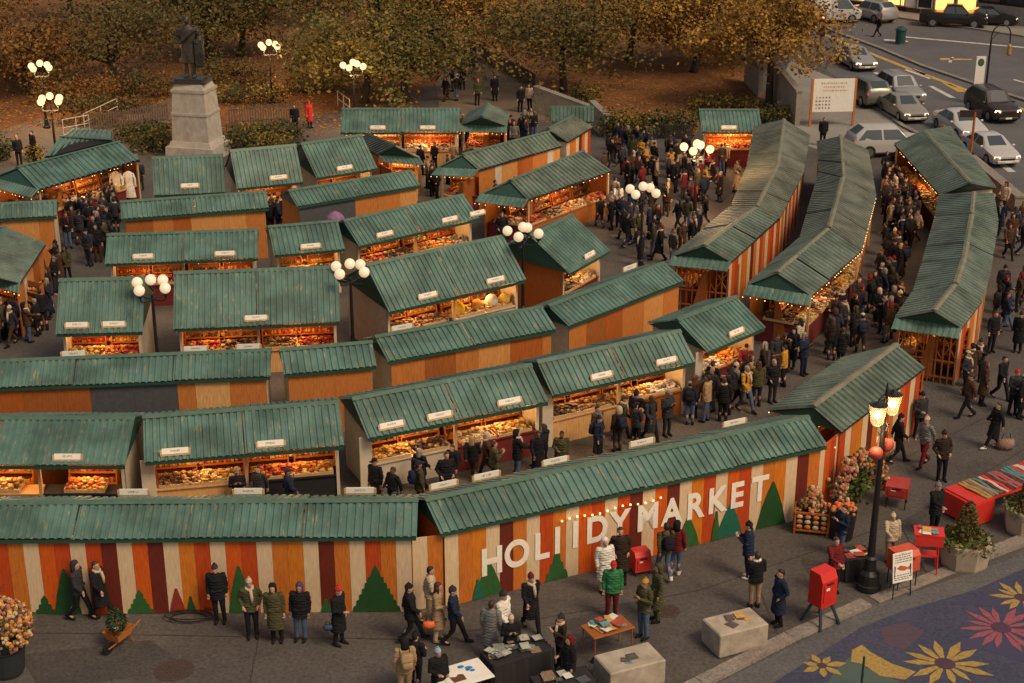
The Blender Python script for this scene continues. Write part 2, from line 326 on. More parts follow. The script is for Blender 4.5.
def row_stall(key,desc,ridge,eave,front,zr=2.95,ze=None,far=1.4,wall=None,ends=(6,6),pals=('gold','brown'),signs=(),xpad=0,units=None,k0=0,cat='market stall',lamp=26,roofm=None,panel=None,counter=True):
    ze=ze or (2.1 if front else 2.42)
    A=at(*ridge[0],zr);B=at(*ridge[1],zr)
    if eave:
        C=at(*eave[0],ze);D=at(*eave[1],ze)
    dx=(B-A); dx.z=0; L=dx.length+xpad; ux=dx.normalized(); A=A-ux*xpad; nrm=Vector((ux.y,-ux.x,0))
    hd=((C-A).dot(nrm)+(D-A).dot(nrm))/2
    mid=(A+B)/2; mid.z=0; rz=math.atan2(ux.y,ux.x)
    root=empty('market_stall',mid,desc,cat,'market stalls with green metal roofs',rz); STALL_ROOT[key]=(root,L,hd,rz)
    zf=ze if not front else min(zr-.45,2.45)
    h=L/2
    m=MB(); ns=max(1,round(L/3.3))
    for i in range(ns):
        a,b=-h+L*i/ns,-h+L*(i+1)/ns-(.035 if i<ns-1 else 0); q=.03*(i%2)
        slope(m,(a,0,zr+q),(b,0,zr+q),(a,-hd,ze+q),(b,-hd,ze+q)); slope(m,(a,0,zr+q),(b,0,zr+q),(a,far,zf+q),(b,far,zf+q))
    m.build('roof',roofm or ROOF,root)
    m=MB(); cap_strip(m,(-h-.02,0,zr+.03),(h+.02,0,zr+.03),(-h,-hd,ze),(-h,far,zf)); m.build('ridge_cap',CAP,root)
    m=MB(); m.box((0,-hd+.04,ze-.07),(L-.04,.04,.11)); m.build('fascia',TRIM,root)
    iw=.16
    for s in(-1,1):
        m=MB(); x=s*(h-.05); m.prism([(x,-hd+.05,ze-.04),(x,0,zr-.05),(x,far-.05,zf-.04)],(-s*.03,0,0)); m.build('gable_panel',TRIM,root)
    ov=.42 if front else .13
    yn=-hd+ov; yf=far-.15; xe=h-iw
    def zat(y): return (zr+(ze-zr)*(-y)/hd if y<0 else zr+(zf-zr)*y/far)-.03
    n=units or max(1,round(L/3.25))
    for s,mi in zip((-1,1),ends):
        m=MB(); x=s*xe; m.prism([(x,yn,0),(x,yf,0),(x,yf,zat(yf)),(x,0,zr-.06),(x,yn,zat(yn))],(-s*.04,0,0)); m.build('end_wall',PLYM[mi],root)
    if front:
        m=MB(); m.box((0,yf-.02,1.15),(2*xe-.1,.04,2.3)); m.build('back_wall',PLYM[2],root)
        U=2*xe/n
        for i in range(n+1):
            m=MB(); x=-xe+i*U; x+= .05 if i==0 else(-.05 if i==n else 0); m.box((x,yn+.03,(zat(yn)-.04)/2),(.10,.10,zat(yn)-.04)); m.build('post',POSTW if i%n else WALLC,root)
        pm=panel or [REDC,PLYM[3],BLKS,PLYM[2]]
        for i in range(n):
            if not counter:continue
            m=MB(); x=-xe+(i+.5)*U; m.box((x,yn+.32,.45),(U-.16,.56,.9)); m.box((x,yn+.30,.925),(U-.12,.64,.05)); m.build('counter',pm[(i+k0)%len(pm)],root)
        xs=[]
        for i in range(n):
            c=-xe+(i+.5)*U; xs+= [c-U*.22,c+U*.22] if U>2.7 else [c]
        if counter: goods(mid,rz,xs,yn+.32,[x for x in xs],yn+1.05,pals,desc,sum(map(ord,key))+k0)
        m=MB(); bulbs(m,(-h+.1,-hd+.10,ze-.10),(h-.1,-hd+.10,ze-.10)); m.build('string_lights',BULB,root,smooth=True)
        M=Matrix.Rotation(rz,4,'Z')
        for i in range(n):
            lo=light(mid+M@Vector((-xe+(i+.5)*U,yn+.50,1.85)),lamp*2.4); lo.parent=root; lo.matrix_parent_inverse=root.matrix_basis.inverted()
    else:
        m=MB(); z1=zat(yn)
        if wall=='stripes': stripe_wall(m,(-xe,yn),(xe,yn),0,z1,z1,(0,-1,0),k0=k0); m.build('striped_wall',STRIPES,root)
        else: ply_wall(m,(-xe,yn),(xe,yn),0,z1,z1,(0,-1,0),wall or [(1.2,0),(1.2,1),(1.2,2)]); m.build('plywood_wall',PLYM,root)
        m=MB(); m.box((0,yf-.05,.47),(2*xe-.1,.5,.94)); m.build('counter',REDC,root)
        for i in range(n+1):
            m=MB(); m.box((-xe+.05+i*(2*xe-.1)/n,yf,1.15),(.09,.09,2.3)); m.build('post',POSTW,root)
        lo=light((0,0,0),lamp*.5); lo.parent=root; lo.location=(0,yf-.5,1.9)
    if key[0]=='B' and key!='B0':
        m=MB(); m.box((-h+.06,yn+.0,.99),(.42,.05,1.98)); m.build('partition_panel',WALLC,root)
    # signs, x given as photo pixel columns
    for sx in signs:
        best=None
        for i in range(201):
            t=-h+L*i/200; yy=(-hd+.12) if front else far-.05; zz=zat(yy)+.08
            p=mid+Matrix.Rotation(rz,4,'Z')@Vector((t,yy,zz)); d=abs(pj(p)[0]-sx)
            if best is None or d<best[0]: best=(d,t,yy,zz)
        sign_board(root,(best[1],best[2],best[3]+.05),0,-.35 if front else 0)
    c=[mid+Matrix.Rotation(rz,4,'Z')@Vector(p) for p in((-h,-hd+ (.35 if front else 0),0),(h,-hd+(.35 if front else 0),0),(h,far,0),(-h,far,0))]
    FOOT.append([(p.x,p.y) for p in c]); return root
def gable_stall(desc,ridge,left,right,zr=3.0,zl=2.35,zrt=2.35,lwall='open',rwall='open',front='open',back='wall',skirt=True,pals=('gold','red'),roofm=None,capm=None,lamp=22,k0=0,seed=1,gap=.04):
    """ridge runs away from the camera: ridge/left/right = (front px, back px)"""
    r0,r1=at(*ridge[0],zr),at(*ridge[1],zr); l0,l1=at(*left[0],zl),at(*left[1],zl); e0,e1=at(*right[0],zrt),at(*right[1],zrt)
    c=(r0+r1)/2; c.z=0
    root=empty('market_stall',c,desc,'market stall','market stalls with green metal roofs')
    P=[p-c for p in(r0,r1,l0,l1,e0,e1)]; r0,r1,l0,l1,e0,e1=P
    m=MB(); LL=(r1-r0).length; ns=max(1,round(LL/2.6))
    for i in range(ns):
        t0,t1=i/ns,(i+1)/ns-gap/LL; up=Vector((0,0,(.035 if gap>.1 else .02)*(i%2)))
        for w0,w1 in((l0,l1),(e0,e1)): slope(m,r0.lerp(r1,t0)+up,r0.lerp(r1,t1)+up,w0.lerp(w1,t0)+up,w0.lerp(w1,t1)+up,pitch=.30,amp=.06)
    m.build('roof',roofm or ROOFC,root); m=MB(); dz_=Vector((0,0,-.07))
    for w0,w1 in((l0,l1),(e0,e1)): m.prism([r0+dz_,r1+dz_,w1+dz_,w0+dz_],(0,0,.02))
    m.build('seam_shadow_sheet',BLKS,root)  # black sheet added below the gaps to darken the seams like shadow
    m=MB(); cap_strip(m,r0+Vector((0,0,.012)),r1+Vector((0,0,.012)),l0,e0,w=.14,lift=.085); m.build('ridge_cap',capm or CAP,root)
    ax=(r1-r0); ax.z=0; ax.normalize(); dn=Vector((0,0,-.05))
    for a,b,d,i in ((l0,e0,r0,0),(l1,e1,r1,1)):
        s=ax*(.06 if i==0 else -.06); m=MB(); m.prism([a+s+dn,d+s+dn,b+s+dn],ax*(.03 if i==0 else -.03)); m.build('gable_panel',TRIM,root)
    if skirt:
        m=MB(); a,b=l0.copy(),e0.copy(); o=-ax*.45+Vector((0,0,-.28)); slope(m,a+Vector((0,0,.02))+ax*.03,b+Vector((0,0,.02))+ax*.03,a+o,b+o,amp=.025); m.build('awning_skirt',ROOF,root)
    def ins(p,q,f=.10): # from eave p toward ridge foot q, on ground plan
        v=q-p; v.z=0; return p+v*f
    L0,L1,E0,E1=ins(l0,r0),ins(l1,r1),ins(e0,r0),ins(e1,r1)
    for p in (L0,E0): p+=ax*.12
    for p in (L1,E1): p-=ax*.05
    for (a,b,kind,z,side) in ((L0,L1,lwall,zl,-1),(E0,E1,rwall,zrt,1)):
        d=(b-a); d.z=0; Ls=d.length; u=d.normalized(); nn=Vector((u.y,-u.x,0))*side
        zt=z+.02
        if kind=='stripes':
            m=MB(); stripe_wall(m,a,b,0,zt,zt,nn,k0=k0); m.build('striped_wall',STRIPES,root)
        elif kind=='ply':
            m=MB(); ply_wall(m,a,b,0,zt,zt,nn,[(1.2,1),(.5,6),(1.2,0),(1.2,4)]); m.build('plywood_wall',PLYM,root)
        elif kind=='open':
            rz=math.atan2(u.y,u.x)+(0 if side==1 else math.pi); n=max(1,round(Ls/1.6)); mid=(a+b)/2; mid.z=0
            m=MB(); cc=mid-nn*.3; m.box((cc.x,cc.y,.45),(Ls-.14,.5,.9),rz); m.box((cc.x,cc.y,.925),(Ls-.1,.58,.05),rz); m.build('counter',[REDC,PLYM[2],PLYM[3]][k0%3],root)
            for e in (a,b):
                m=MB(); q=e+(u*.05 if e is a else -u*.05); m.box((q.x,q.y,zt/2-.03),(.09,.09,zt-.06),rz); m.build('post',POSTW,root)
            xs=[(-Ls/2+(i+.5)*Ls/n)*1 for i in range(n)]
            if Ls>1.4:
                goods(c+mid,rz,xs,.3,xs,.95,pals,desc,seed+k0+side)
            p=c+mid-nn*.5; lo=light((0,0,0),lamp*2.3); lo.parent=root; lo.location=(mid.x-nn.x*.5,mid.y-nn.y*.5,1.95)
            m=MB(); va,vb=(l0,l1) if side==-1 else (e0,e1); bulbs(m,va+Vector((0,0,-.06)),vb+Vector((0,0,-.06)),step=.30); m.build('string_lights',BULB,root,smooth=True)
    for (a,b,kind,nm) in ((L0,E0,front,'f'),(L1,E1,back,'b')):
        d=(b-a); d.z=0; Ls=d.length; u=d.normalized(); rz=math.atan2(u.y,u.x); mid=(a+b)/2; mid.z=0
        if kind=='wall':
            m=MB(); m.box((mid.x,mid.y,1.17),(Ls-.05,.04,2.34),rz); m.build('end_wall',PLYM[6 if nm=='f' else 2],root)
        elif kind=='open':
            m=MB(); q=mid+ax*.3; m.box((q.x,q.y,.45),(Ls-.3,.5,.9),rz); m.box((q.x,q.y,.925),(Ls-.26,.58,.05),rz); m.build('counter',REDC,root)
            n=max(1,round((Ls-.4)/1.4)); xs=[-Ls/2+.2+(i+.5)*(Ls-.4)/n for i in range(n)]
            goods(c+mid,rz,xs,.3,xs,1.0,pals[::-1],'front '+desc,seed+77)
            lo=light((0,0,0),lamp); lo.parent=root; lo.location=(mid.x+ax.x*.5,mid.y+ax.y*.5,1.9)
            m=MB(); bulbs(m,l0-ax*.43+Vector((0,0,-.33)),e0-ax*.43+Vector((0,0,-.33)),step=.28); m.build('string_lights',BULB,root,smooth=True)
        elif kind=='lattice':
            m=MB(); k=9
            for i in range(k+1):
                p=a.lerp(b,i/k); m.box((p.x,p.y,1.0),(.05,.05,2.0),rz)
            for z in(.25,.9,1.9):
                m.box((mid.x,mid.y,z),(Ls,.04,.06),rz)
            for i in range(4):
                p=a.lerp(b,i/4);q=a.lerp(b,(i+1)/4); m.tube([(p.x,p.y,1.0),(q.x,q.y,1.9)],.02,5); m.tube([(p.x,p.y,1.9),(q.x,q.y,1.0)],.02,5)
            m.build('lattice_front',PLYM[2],root)
            n=2; xs=[-Ls/4,Ls/4]; goods(c+mid,rz,[],.3,xs,1.0,pals[::-1],'front '+desc,seed+77)
            lo=light((0,0,0),lamp); lo.parent=root; lo.location=(mid.x+ax.x*.7,mid.y+ax.y*.7,1.9)
    FOOT.append([(p.x+c.x,p.y+c.y) for p in (L0,E0,E1,L1)])
    return root,c,P
# ---- front striped row (its striped backs face the street)
row_stall('A1','long stall with striped back along the left street',((0,503),(418,500)),((0,540),(418,537)),False,wall='stripes',far=1.3,signs=(135,250,360),xpad=4,k0=1,ends=(1,1))
row_stall('A2','stall with white letters on its striped back',((425,500),(808,417)),((440,540),(818,443)),False,wall='stripes',far=1.3,signs=(443,487,555,642,735),k0=3,ends=(1,1))
gable_stall('corner stall behind the red-ball street lamp',((813,407),(897,345)),((769,410),(843,358)),((842,432),(925,368)),zr=2.95,zl=2.42,zrt=2.42,lwall='open',rwall='stripes',front='none',back='open',skirt=False,capm=CAPB,k0=2,pals=('gold','brown'))
# ---- second row, open towards the street side
row_stall('B0','open stall with golden goods at left edge, second row',((0,418),(135,418)),((0,466),(124,466)),True,xpad=4,signs=(68,),pals=('gold','gold','orange','red'),ends=(6,6),lamp=30)
row_stall('B1','open twin stall with red goods, left, second row',((143,417),(339,402)),((143,463),(347,446)),True,signs=(175,271),pals=('brown','gold','red','orange'),k0=1)
row_stall('B2','open twin stall with pale and red counters, second row',((352,399),(531,365)),((367,438),(549,403)),True,signs=(392,440,510),pals=('gold','dark','cream','gold'),panel=[WALLC,REDC],k0=0,lamp=32)
row_stall('B3','open twin stall with plywood counters beside the wide alley',((537,362),(680,331)),((562,400),(699,356)),True,signs=(602,667),pals=('dark','brown','gold','white'),panel=[PLYM[3],PLYM[2]],k0=0)
row_stall('B4','open single stall with red counter, end of second row',((677,320),(736,297)),((709,352),(767,327)),True,signs=(737,),pals=('white','orange','mixed'),panel=[REDC])
# ---- third row, plywood backs
row_stall('C0','long left stall with two dark grey panels in its plywood back',((0,361),(271,350)),((0,387.5),(270,378)),False,xpad=4,wall=[(1.5,1),(1.6,2),(1.6,4),(1.1,2),(1.1,2),(1.45,5),(1.45,5),(.6,1),(1.15,3),(1.3,1)],far=1.3,signs=(75,195,248))
row_stall('C1','short single stall with plain plywood back, middle of third row',((280,350),(372,342)),((285,376),(376,365)),False,wall=[(1.6,1),(1.7,1)],far=1.3)
row_stall('C2','twin stall with orange and pale plywood back, middle of third row',((375,337),(542,307)),((387,363),(552,330)),False,wall=[(1.3,1),(1.2,2),(.9,1),(1.3,0),(1.3,4)],far=1.3,signs=(402,))
row_stall('C3','twin stall with cream end wall and plywood back, right of third row',((548,306),(664,263)),((569,326),(683,282)),False,wall=[(1.0,1),(1.1,2),(1.0,4),(1.3,1),(1.2,0),(1.2,1)],far=1.3,signs=(630,))
# ---- fourth row, tall roofs
row_stall('D1','steep-roofed single stall left of the globe lamp',((59,280),(145,278)),((39,337),(138,330)),True,zr=3.7,far=2.0,signs=(77,114),pals=('gold','red'),lamp=30,units=1)
row_stall('D2','steep-roofed twin stall with red goods, left centre',((174,273),(338,267)),((171,331),(342,321)),True,zr=3.7,far=2.0,signs=(256,),pals=('red','dark','brown','red'),ends=(4,2),lamp=30)
row_stall('D3','steep-roofed twin stall with yellow goods on right half',((366,265),(503,236)),((386,313),(528,280)),True,zr=3.55,far=2.0,signs=(428,496),pals=('brown','brown','gold','gold'),panel=[BLKS,WALLC],ends=(6,6),lamp=34)
row_stall('D4','tall single stall with brown end wall facing the open plaza',((530,236),(572,215)),((563,272),(616,253)),True,zr=3.4,far=1.8,signs=(590,),pals=('dark','cream'),ends=(4,6))
# ---- fifth row
row_stall('E1','low open twin stall behind the steep roofs, left of centre',((107,235),(258,230)),((102,265),(260,258)),True,signs=(143,225),pals=('dark','red','brown'))
row_stall('E2','open single stall next to a purple umbrella, centre',((268,227),(338,221)),((278,256),(351,248)),True,signs=(311,),pals=('gold','green'))
row_stall('E3','open twin stall with orange goods and three signs, centre',((343,221),(463,195)),((363,246),(490,216)),True,signs=(385,450,479),pals=('red','dark','orange','mixed'))
# ---- sixth row
row_stall('F0','plywood-backed stall at the left edge beside the packed alley',((0,204),(57,201)),((0,219),(57,217)),False,xpad=3,wall=[(1.6,0),(1.3,1)],far=1.2)
row_stall('F1','plywood-backed twin stall below the bronze statue',((120,202),(266,192)),((120,218),(265,210)),False,wall=[(1.2,2),(.9,1),(.8,4),(1.5,0),(1.0,0),(1.2,1)],far=1.2)
row_stall('F2','twin stall with blue-grey panel in its plywood back',((288,191),(411,171)),((302,206),(420,186)),False,wall=[(2.9,5),(1.2,1),(1.2,1),(1.2,0)],far=1.2,ends=(1,1))
# ---- seventh row
row_stall('G1','steep-roofed single stall directly in front of the statue',((152,158),(223,155)),((146,197),(224,191)),True,zr=3.7,far=1.8,signs=(190,),pals=('gold','red'),lamp=30)
row_stall('G2','steep-roofed single stall right of the statue',((230,151),(296,145)),((241,189),(308,181)),True,zr=3.7,far=1.8,signs=(279,),pals=('dark','gold'),lamp=30)
row_stall('G3','steep-roofed single stall with a gabled stall on its right',((301,144),(362,135)),((318,177),(380,169)),True,zr=3.5,far=1.6,signs=(345,),pals=('gold','brown'),lamp=30)
row_stall('H1','far open twin stall under the park trees with red goods',((342,109),(460,109)),((335,132),(460,133)),True,zr=3.1,far=1.5,signs=(378,428),pals=('red','dark','white','mixed'),lamp=55)
row_stall('J3','far single stall at the foot of the stone ramp',((551,107),(594,107)),((549,121),(593,122)),True,zr=2.9,far=1.2,pals=('gold','red'))
row_stall('L','far single stall glowing behind the plaza crowd',((699,110),(759,110)),((699,132),(760,132)),True,zr=2.95,far=1.4,signs=(729,),pals=('orange','red','gold'),lamp=80)
# ---- gabled stalls, ridges running away
gable_stall('small gabled stall beside the steep single stall',((395,146),(368,134)),((378,155),(352,141)),((420,158),(390,143)),front='open',rwall='open',lwall='ply',seed=3,roofm=ROOFC)
gable_stall('small gabled stall beside the far twin stall',((482,117),(488,104)),((461,125),(468,112)),((507,126),(509,113)),front='open',rwall='ply',lwall='open',seed=4,k0=1,lamp=40)
gable_stall('long gabled stall with plywood side below the far plaza',((462,155),(549,132)),((437,168),(526,141)),((479,170),(562,146)),front='open',rwall='ply',lwall='open',seed=5,k0=2)
gable_stall('weathered gabled stall with striped side below the stone ramp',((548,129),(573,116)),((532,137),(557,122)),((568,142),(593,127)),zrt=2.4,front='wall',rwall='stripes',lwall='open',skirt=False,roofm=ROOFB,seed=6,k0=3)
gable_stall('gabled stall full of red scarves beside the plaza lamp',((510,181),(584,151)),((480,194),(560,161)),((528,200),(612,171)),front='open',rwall='open',lwall='ply',seed=7,k0=1,pals=('red','dark','mixed'),lamp=30)
gable_stall('slanting gabled stall at the far left with white signs',((17,168),(120,142)),((-8,178),(98,148)),((38,190),(140,160)),front='open',rwall='open',lwall='ply',seed=8,pals=('gold','white','dark'),roofm=ROOF,lamp=32)
gable_stall('half-hidden stall behind the slanting stall at far left',((60,137),(112,140)),((72,129),(112,131)),((44,157),(118,150)),front='none',rwall='ply',lwall='ply',skirt=False,seed=9,roofm=ROOF)
gable_stall('gabled stall with plywood side at the left edge',((-24,272),(5,228)),((-62,262),(-25,224)),((20,283),(46,244)),front='open',rwall='ply',lwall='ply',seed=10,roofm=ROOFC,lamp=32)
# ---- curved rows on the right
def curve_row(descs,ridge,left,right,lw,rw,pals,capm,front,seed,roofm):
    n=len(ridge)-1
    for i in range(n):
        gable_stall(descs[i],(ridge[i],ridge[i+1]),(left[i],left[i+1]),(right[i],right[i+1]),lwall=lw,rwall=rw,front=front if i==0 else 'none',back='wall' if i==n-1 else 'none',skirt=(i==0),pals=pals,roofm=roofm[i%len(roofm)],capm=capm,seed=seed+i,k0=i,gap=.18,zr=3.0+.07*(i%2),zl=2.35+.07*(i%2),zrt=2.35+.07*(i%2))
curve_row(['nearest stall of the inner curved row','second stall of the inner curved row','third stall of the inner curved row','farthest stall of the inner curved row, near the concrete wall'],
 [(704,246),(757,207),(778,165),(784,120)],[(672,256),(731,207),(747,166),(754,127)],[(731,262),(780,218),(803,174),(810,136)],'open','stripes',('orange','dark'),CAPB,'lattice',20,[ROOFC,ROOFB,ROOFB])
curve_row(['nearest stall of the middle curved row','second stall of the middle curved row','farthest stall of the middle curved row, near the billboard'],
 [(777,273),(829,228),(843,178),(840,136)],[(747,285),(800,238),(819,172),(817,141)],[(812,296),(862,250),(876,197),(868,150)],'ply','open',('gold','mixed','dark'),CAPB,'open',30,[ROOFC,ROOFB,ROOFB])
curve_row(['nearest stall of the outer curved row','second stall of the outer curved row','third stall of the outer curved row','farthest stall of the outer curved row'],
 [(934,311),(956,284),(964,259),(972,214),(974,193)],[(895,318),(913,292),(922,263),(935,217),(939,194)],[(962,328),(982,301),(990,274),(998,222),(993,192)],'open','stripes',('dark','gold'),CAPB,'lattice',40,[ROOFC,ROOFC,ROOFC])
gable_stall('separate gabled stall beside the parked cars',((970,183),(924,131)),((940,195),(894,144)),((996,188),(950,127)),zr=3.15,front='wall',back='wall',lwall='open',rwall='stripes',skirt=False,seed=50,pals=('orange','gold'),capm=CAPB,lamp=30)
# ---- painted trees, letters and bulbs on the striped backs
GRN=[mat('dark_green_paint',(.012,.060,.014),rough=.6),mat('green_paint',(.022,.095,.022),rough=.6),mat('teal_green_paint',(.010,.105,.065),rough=.6),mat('red_paint_mark',(.22,.025,.012),rough=.6)]
LETTER=mat('white_letter_paint',(.74,.68,.58),rough=.6,var=.08)
def wall_local(key,px,z,off=.0):
    root,L,hd,rz=STALL_ROOT[key]; M=Matrix.Rotation(rz,4,'Z'); y=-hd+.13-.022-off
    lo,hi=-L/2-5,L/2+5
    for _ in range(40):
        t=(lo+hi)/2; p=root.location+M@Vector((t,y,z))
        if pj(p)[0]<px: lo=t
        else: hi=t
    return t,y
def painted(key,cx,w_,h,kind,layers=0,dy=0):
    root=STALL_ROOT[key][0]; x,y=wall_local(key,cx,h/2); y-=dy; hw=w_/2; m=MB()
    if layers:
        pts=[(-hw,.02)]
        for i in range(layers):
            z=.02+(h-.1)*(i+1)/layers*.92; k=hw*(1-(i+1)/layers*.86); pts+= [(-k-.04 if i<layers-1 else -.1,z-.02)]; pts+= [(-k+.03,z)] if i<layers-1 else []
        pts.append((0,h)); pts+= [(-a,b) for a,b in reversed(pts[:-1])]
    else: pts=[(-hw,.02),(-hw*.72,h*.42),(-hw*.36,h*.76),(-.03,h),(.03,h),(hw*.36,h*.76),(hw*.72,h*.42),(hw,.02)]
    m.prism([(x+a,y,b) for a,b in pts],(0,.018,0)); m.build('painted_tree',GRN[kind],root)
for a in (('A1',66,.75,1.45,0),('A1',45,.6,.62,0,3),('A1',140,.75,.78,1,4),('A1',177,.45,.8,3),('A1',191,.28,.55,0),('A1',240,.7,1.5,1),('A1',376,1.35,1.5,0,7),('A1',326,.32,.42,1),
          ('A2',489,.85,1.15,1),('A2',478,.35,.65,2,0,.012),('A2',557,.75,1.0,1,3),('A2',608,.5,.62,1),('A2',688,.85,1.05,1),('A2',730,.95,1.15,2),('A2',716,.3,1.0,1,0,.012),('A2',772,1.1,1.55,0)): painted(*a)
root=STALL_ROOT['A2'][0]
lt=MB(); letters=[]
for ch,px,z in (('H',492,.74),('O',517,.79),('L',541.5,.84),('I',557.5,.90),('I',575.5,.95),('D',597,.97),('Y',620,.97),('M',648,.97),('A',672,.97),('R',695,.97),('K',717,.99),('E',737,1.0),('T',760,1.03)):
    cu=bpy.data.curves.new('glyph','FONT'); cu.body=ch; cu.size=1.16; cu.extrude=.003; cu.offset=.038; cu.align_x='CENTER'
    ob=bpy.data.objects.new('glyph',cu); COL.objects.link(ob); dg=bpy.context.evaluated_depsgraph_get()
    me=bpy.data.meshes.new_from_object(ob.evaluated_get(dg)); x,y=wall_local('A2',px,z+.4,.002)
    b=bmesh.new(); b.from_mesh(me)
    lt.add([(x+v.co.x*.84,y-v.co.z,z+v.co.y) for v in b.verts],[[v.index for v in f.verts] for f in b.faces],0); b.free()
    bpy.data.objects.remove(ob); bpy.data.curves.remove(cu); bpy.data.meshes.remove(me)
lt.build('lettering',LETTER,root)
m=MB()
for i in range(14):
    px=562+i*7.6; z=1.92+.04*math.sin(i); x,y=wall_local('A2',px,z,.06); m.ball((x,y,z),.032,6,0,4)
m.build('string_lights',BULB,root,smooth=True)
# ================================================================= SETTING
def sheet(name,pts,z,m,px=True,kind='structure'):
    g=MB(); P=[at(*p,0) if px else Vector((p[0],p[1],0)) for p in pts]
    g.quad(*[(p.x,p.y,z) for p in P]); o=g.build(name,m); o['kind']=kind; return o
def ground_mat(name,c1,c2,c3,s1=.35,s2=9):
    m=bpy.data.materials.new(name); m.use_nodes=True; n=m.node_tree.nodes; l=m.node_tree.links; b=n['Principled BSDF']; b.inputs['Roughness'].default_value=.8
    b.inputs['Specular IOR Level'].default_value=.3
    tc=n.new('ShaderNodeTexCoord')
    def nz(s,d):
        t=n.new('ShaderNodeTexNoise'); t.inputs['Scale'].default_value=s; t.inputs['Detail'].default_value=d; t.inputs['Roughness'].default_value=.7; l.new(tc.outputs['Object'],t.inputs['Vector']); return t
    a=nz(s1,5); r=n.new('ShaderNodeValToRGB'); r.color_ramp.elements[0].position=.35;r.color_ramp.elements[1].position=.65
    r.color_ramp.elements[0].color=(*c1,1); r.color_ramp.elements[1].color=(*c2,1); l.new(a.outputs['Fac'],r.inputs['Fac'])
    f=nz(s2,8); rf=n.new('ShaderNodeValToRGB'); rf.color_ramp.elements[0].position=.35; rf.color_ramp.elements[0].color=(.55,.55,.55,1); rf.color_ramp.elements[1].position=.65; rf.color_ramp.elements[1].color=(1.35,1.35,1.35,1); l.new(f.outputs['Fac'],rf.inputs['Fac'])
    mu=n.new('ShaderNodeMix'); mu.data_type='RGBA'; mu.blend_type='MULTIPLY'; mu.inputs['Factor'].default_value=.8; l.new(r.outputs['Color'],mu.inputs['A']); l.new(rf.outputs['Color'],mu.inputs['B'])
    s=nz(.9,9); rs=n.new('ShaderNodeValToRGB'); rs.color_ramp.elements[0].position=.60; rs.color_ramp.elements[1].position=.72; l.new(s.outputs['Fac'],rs.inputs['Fac'])
    m2=n.new('ShaderNodeMix'); m2.data_type='RGBA'; l.new(rs.outputs['Color'],m2.inputs['Factor']); l.new(mu.outputs['Result'],m2.inputs['A']); m2.inputs['B'].default_value=(*c3,1)
    l.new(m2.outputs['Result'],b.inputs['Base Color'])
    bp=n.new('ShaderNodeBump'); bp.inputs['Strength'].default_value=.35; bp.inputs['Distance'].default_value=.02; l.new(f.outputs['Fac'],bp.inputs['Height']); l.new(bp.outputs[0],b.inputs['Normal'])
    return m
ASPH=ground_mat('plaza_asphalt',(.064,.056,.050),(.098,.085,.075),(.044,.038,.034))
ROADM=ground_mat('road_asphalt',(.084,.082,.084),(.116,.113,.114),(.140,.132,.126),s1=.2)
PAVE=ground_mat('pavement_concrete',(.20,.185,.165),(.26,.24,.21),(.13,.12,.105))
EARTH=ground_mat('park_earth',(.21,.085,.024),(.125,.054,.020),(.38,.155,.030),s1=.5,s2=5)
PATHM=ground_mat('park_path_paving',(.17,.125,.085),(.13,.095,.066),(.10,.06,.03))
KERB=ground_mat('kerb_stone',(.19,.16,.135),(.25,.215,.18),(.12,.10,.085),s1=1.2)
g=MB(); g.quad((-500,-60,-.008),(500,-60,-.008),(500,900,-.008),(-500,900,-.008)); struct(g.build('ground',ASPH))
# park behind the market
sheet('park_lawn',[(-200,160),(0,150),(230,132),(330,112),(440,84),(470,60),(530,88),(560,112),(600,133),(690,136),(752,118),(772,104),(742,60),(742,45),(790,20),(800,-60),(-600,-60)],-.003,EARTH)
sheet('park_path',[(441,120),(436,84),(452,58),(400,20),(430,15),(480,50),(545,100),(545,120)],.001,PATHM)
sheet('park_path',[(-60,165),(-60,150),(40,118),(120,112),(170,98),(190,104),(140,150),(60,165)],.001,PATHM)
# upper right: pavement, road, far side
kl=[(800,48),(842,82),(875,107),(903,127),(948,150),(990,178),(1040,210)]
kr=[(800,17),(836,33),(880,49),(923,67),(985,88),(1040,106)]
sheet('road',[(760,22),(760,-4)]+[(800,17),(836,33),(880,49),(923,67),(985,88),(1040,106),(1300,190),(1400,420)]+kl[::-1]+[(780,36)],-.002,ROADM)
sheet('pavement',[(772,106),(790,60)]+kl[1:4]+[(948,150),(936,146),(850,160),(790,140)],.0,PAVE)
sheet('far_road',[(838,33),(800,14),(780,-2),(870,14),(1024,37),(1300,70),(1300,180),(1040,104),(985,86),(923,65),(880,47)],.001,ROADM)
sheet('far_pavement',[(780,-5),(840,9),(870,14),(1024,37),(1300,70),(1300,40),(1024,20),(870,-4),(780,-20)],.004,PAVE)
def kerb(pts,w_,h,m=KERB,name='kerb',slabs=1.2,z0=0):
    P=[at(*p) if not isinstance(p,Vector) else p for p in pts]; g=MB()
    for a,b in zip(P[:-1],P[1:]):
        d=(b-a); L=d.length; u=d.normalized(); k=max(1,round(L/slabs)); nn=Vector((-u.y,u.x,0))*w_/2
        for i in range(k):
            p=a+u*(L*i/k+.008);q=a+u*(L*(i+1)/k-.008); hh=h+rnd.uniform(-.004,.004)
            g.prism([p-nn+Vector((0,0,z0-.005)),q-nn+Vector((0,0,z0-.005)),q+nn+Vector((0,0,z0-.005)),p+nn+Vector((0,0,z0-.005))],(0,0,hh))
    return struct(g.build(name,m))
kerb(kl[1:5],.3,.13); kerb([kl[4],kl[5],kl[6]],.3,.13); kerb(kr,.35,.14); kerb([(870,14),(1024,37),(1100,46)],.3,.13)
YEL=mat('yellow_road_paint',(.42,.26,.06),scale=4,var=.35); WP=mat('white_road_paint',(.46,.43,.39),scale=4,var=.35)
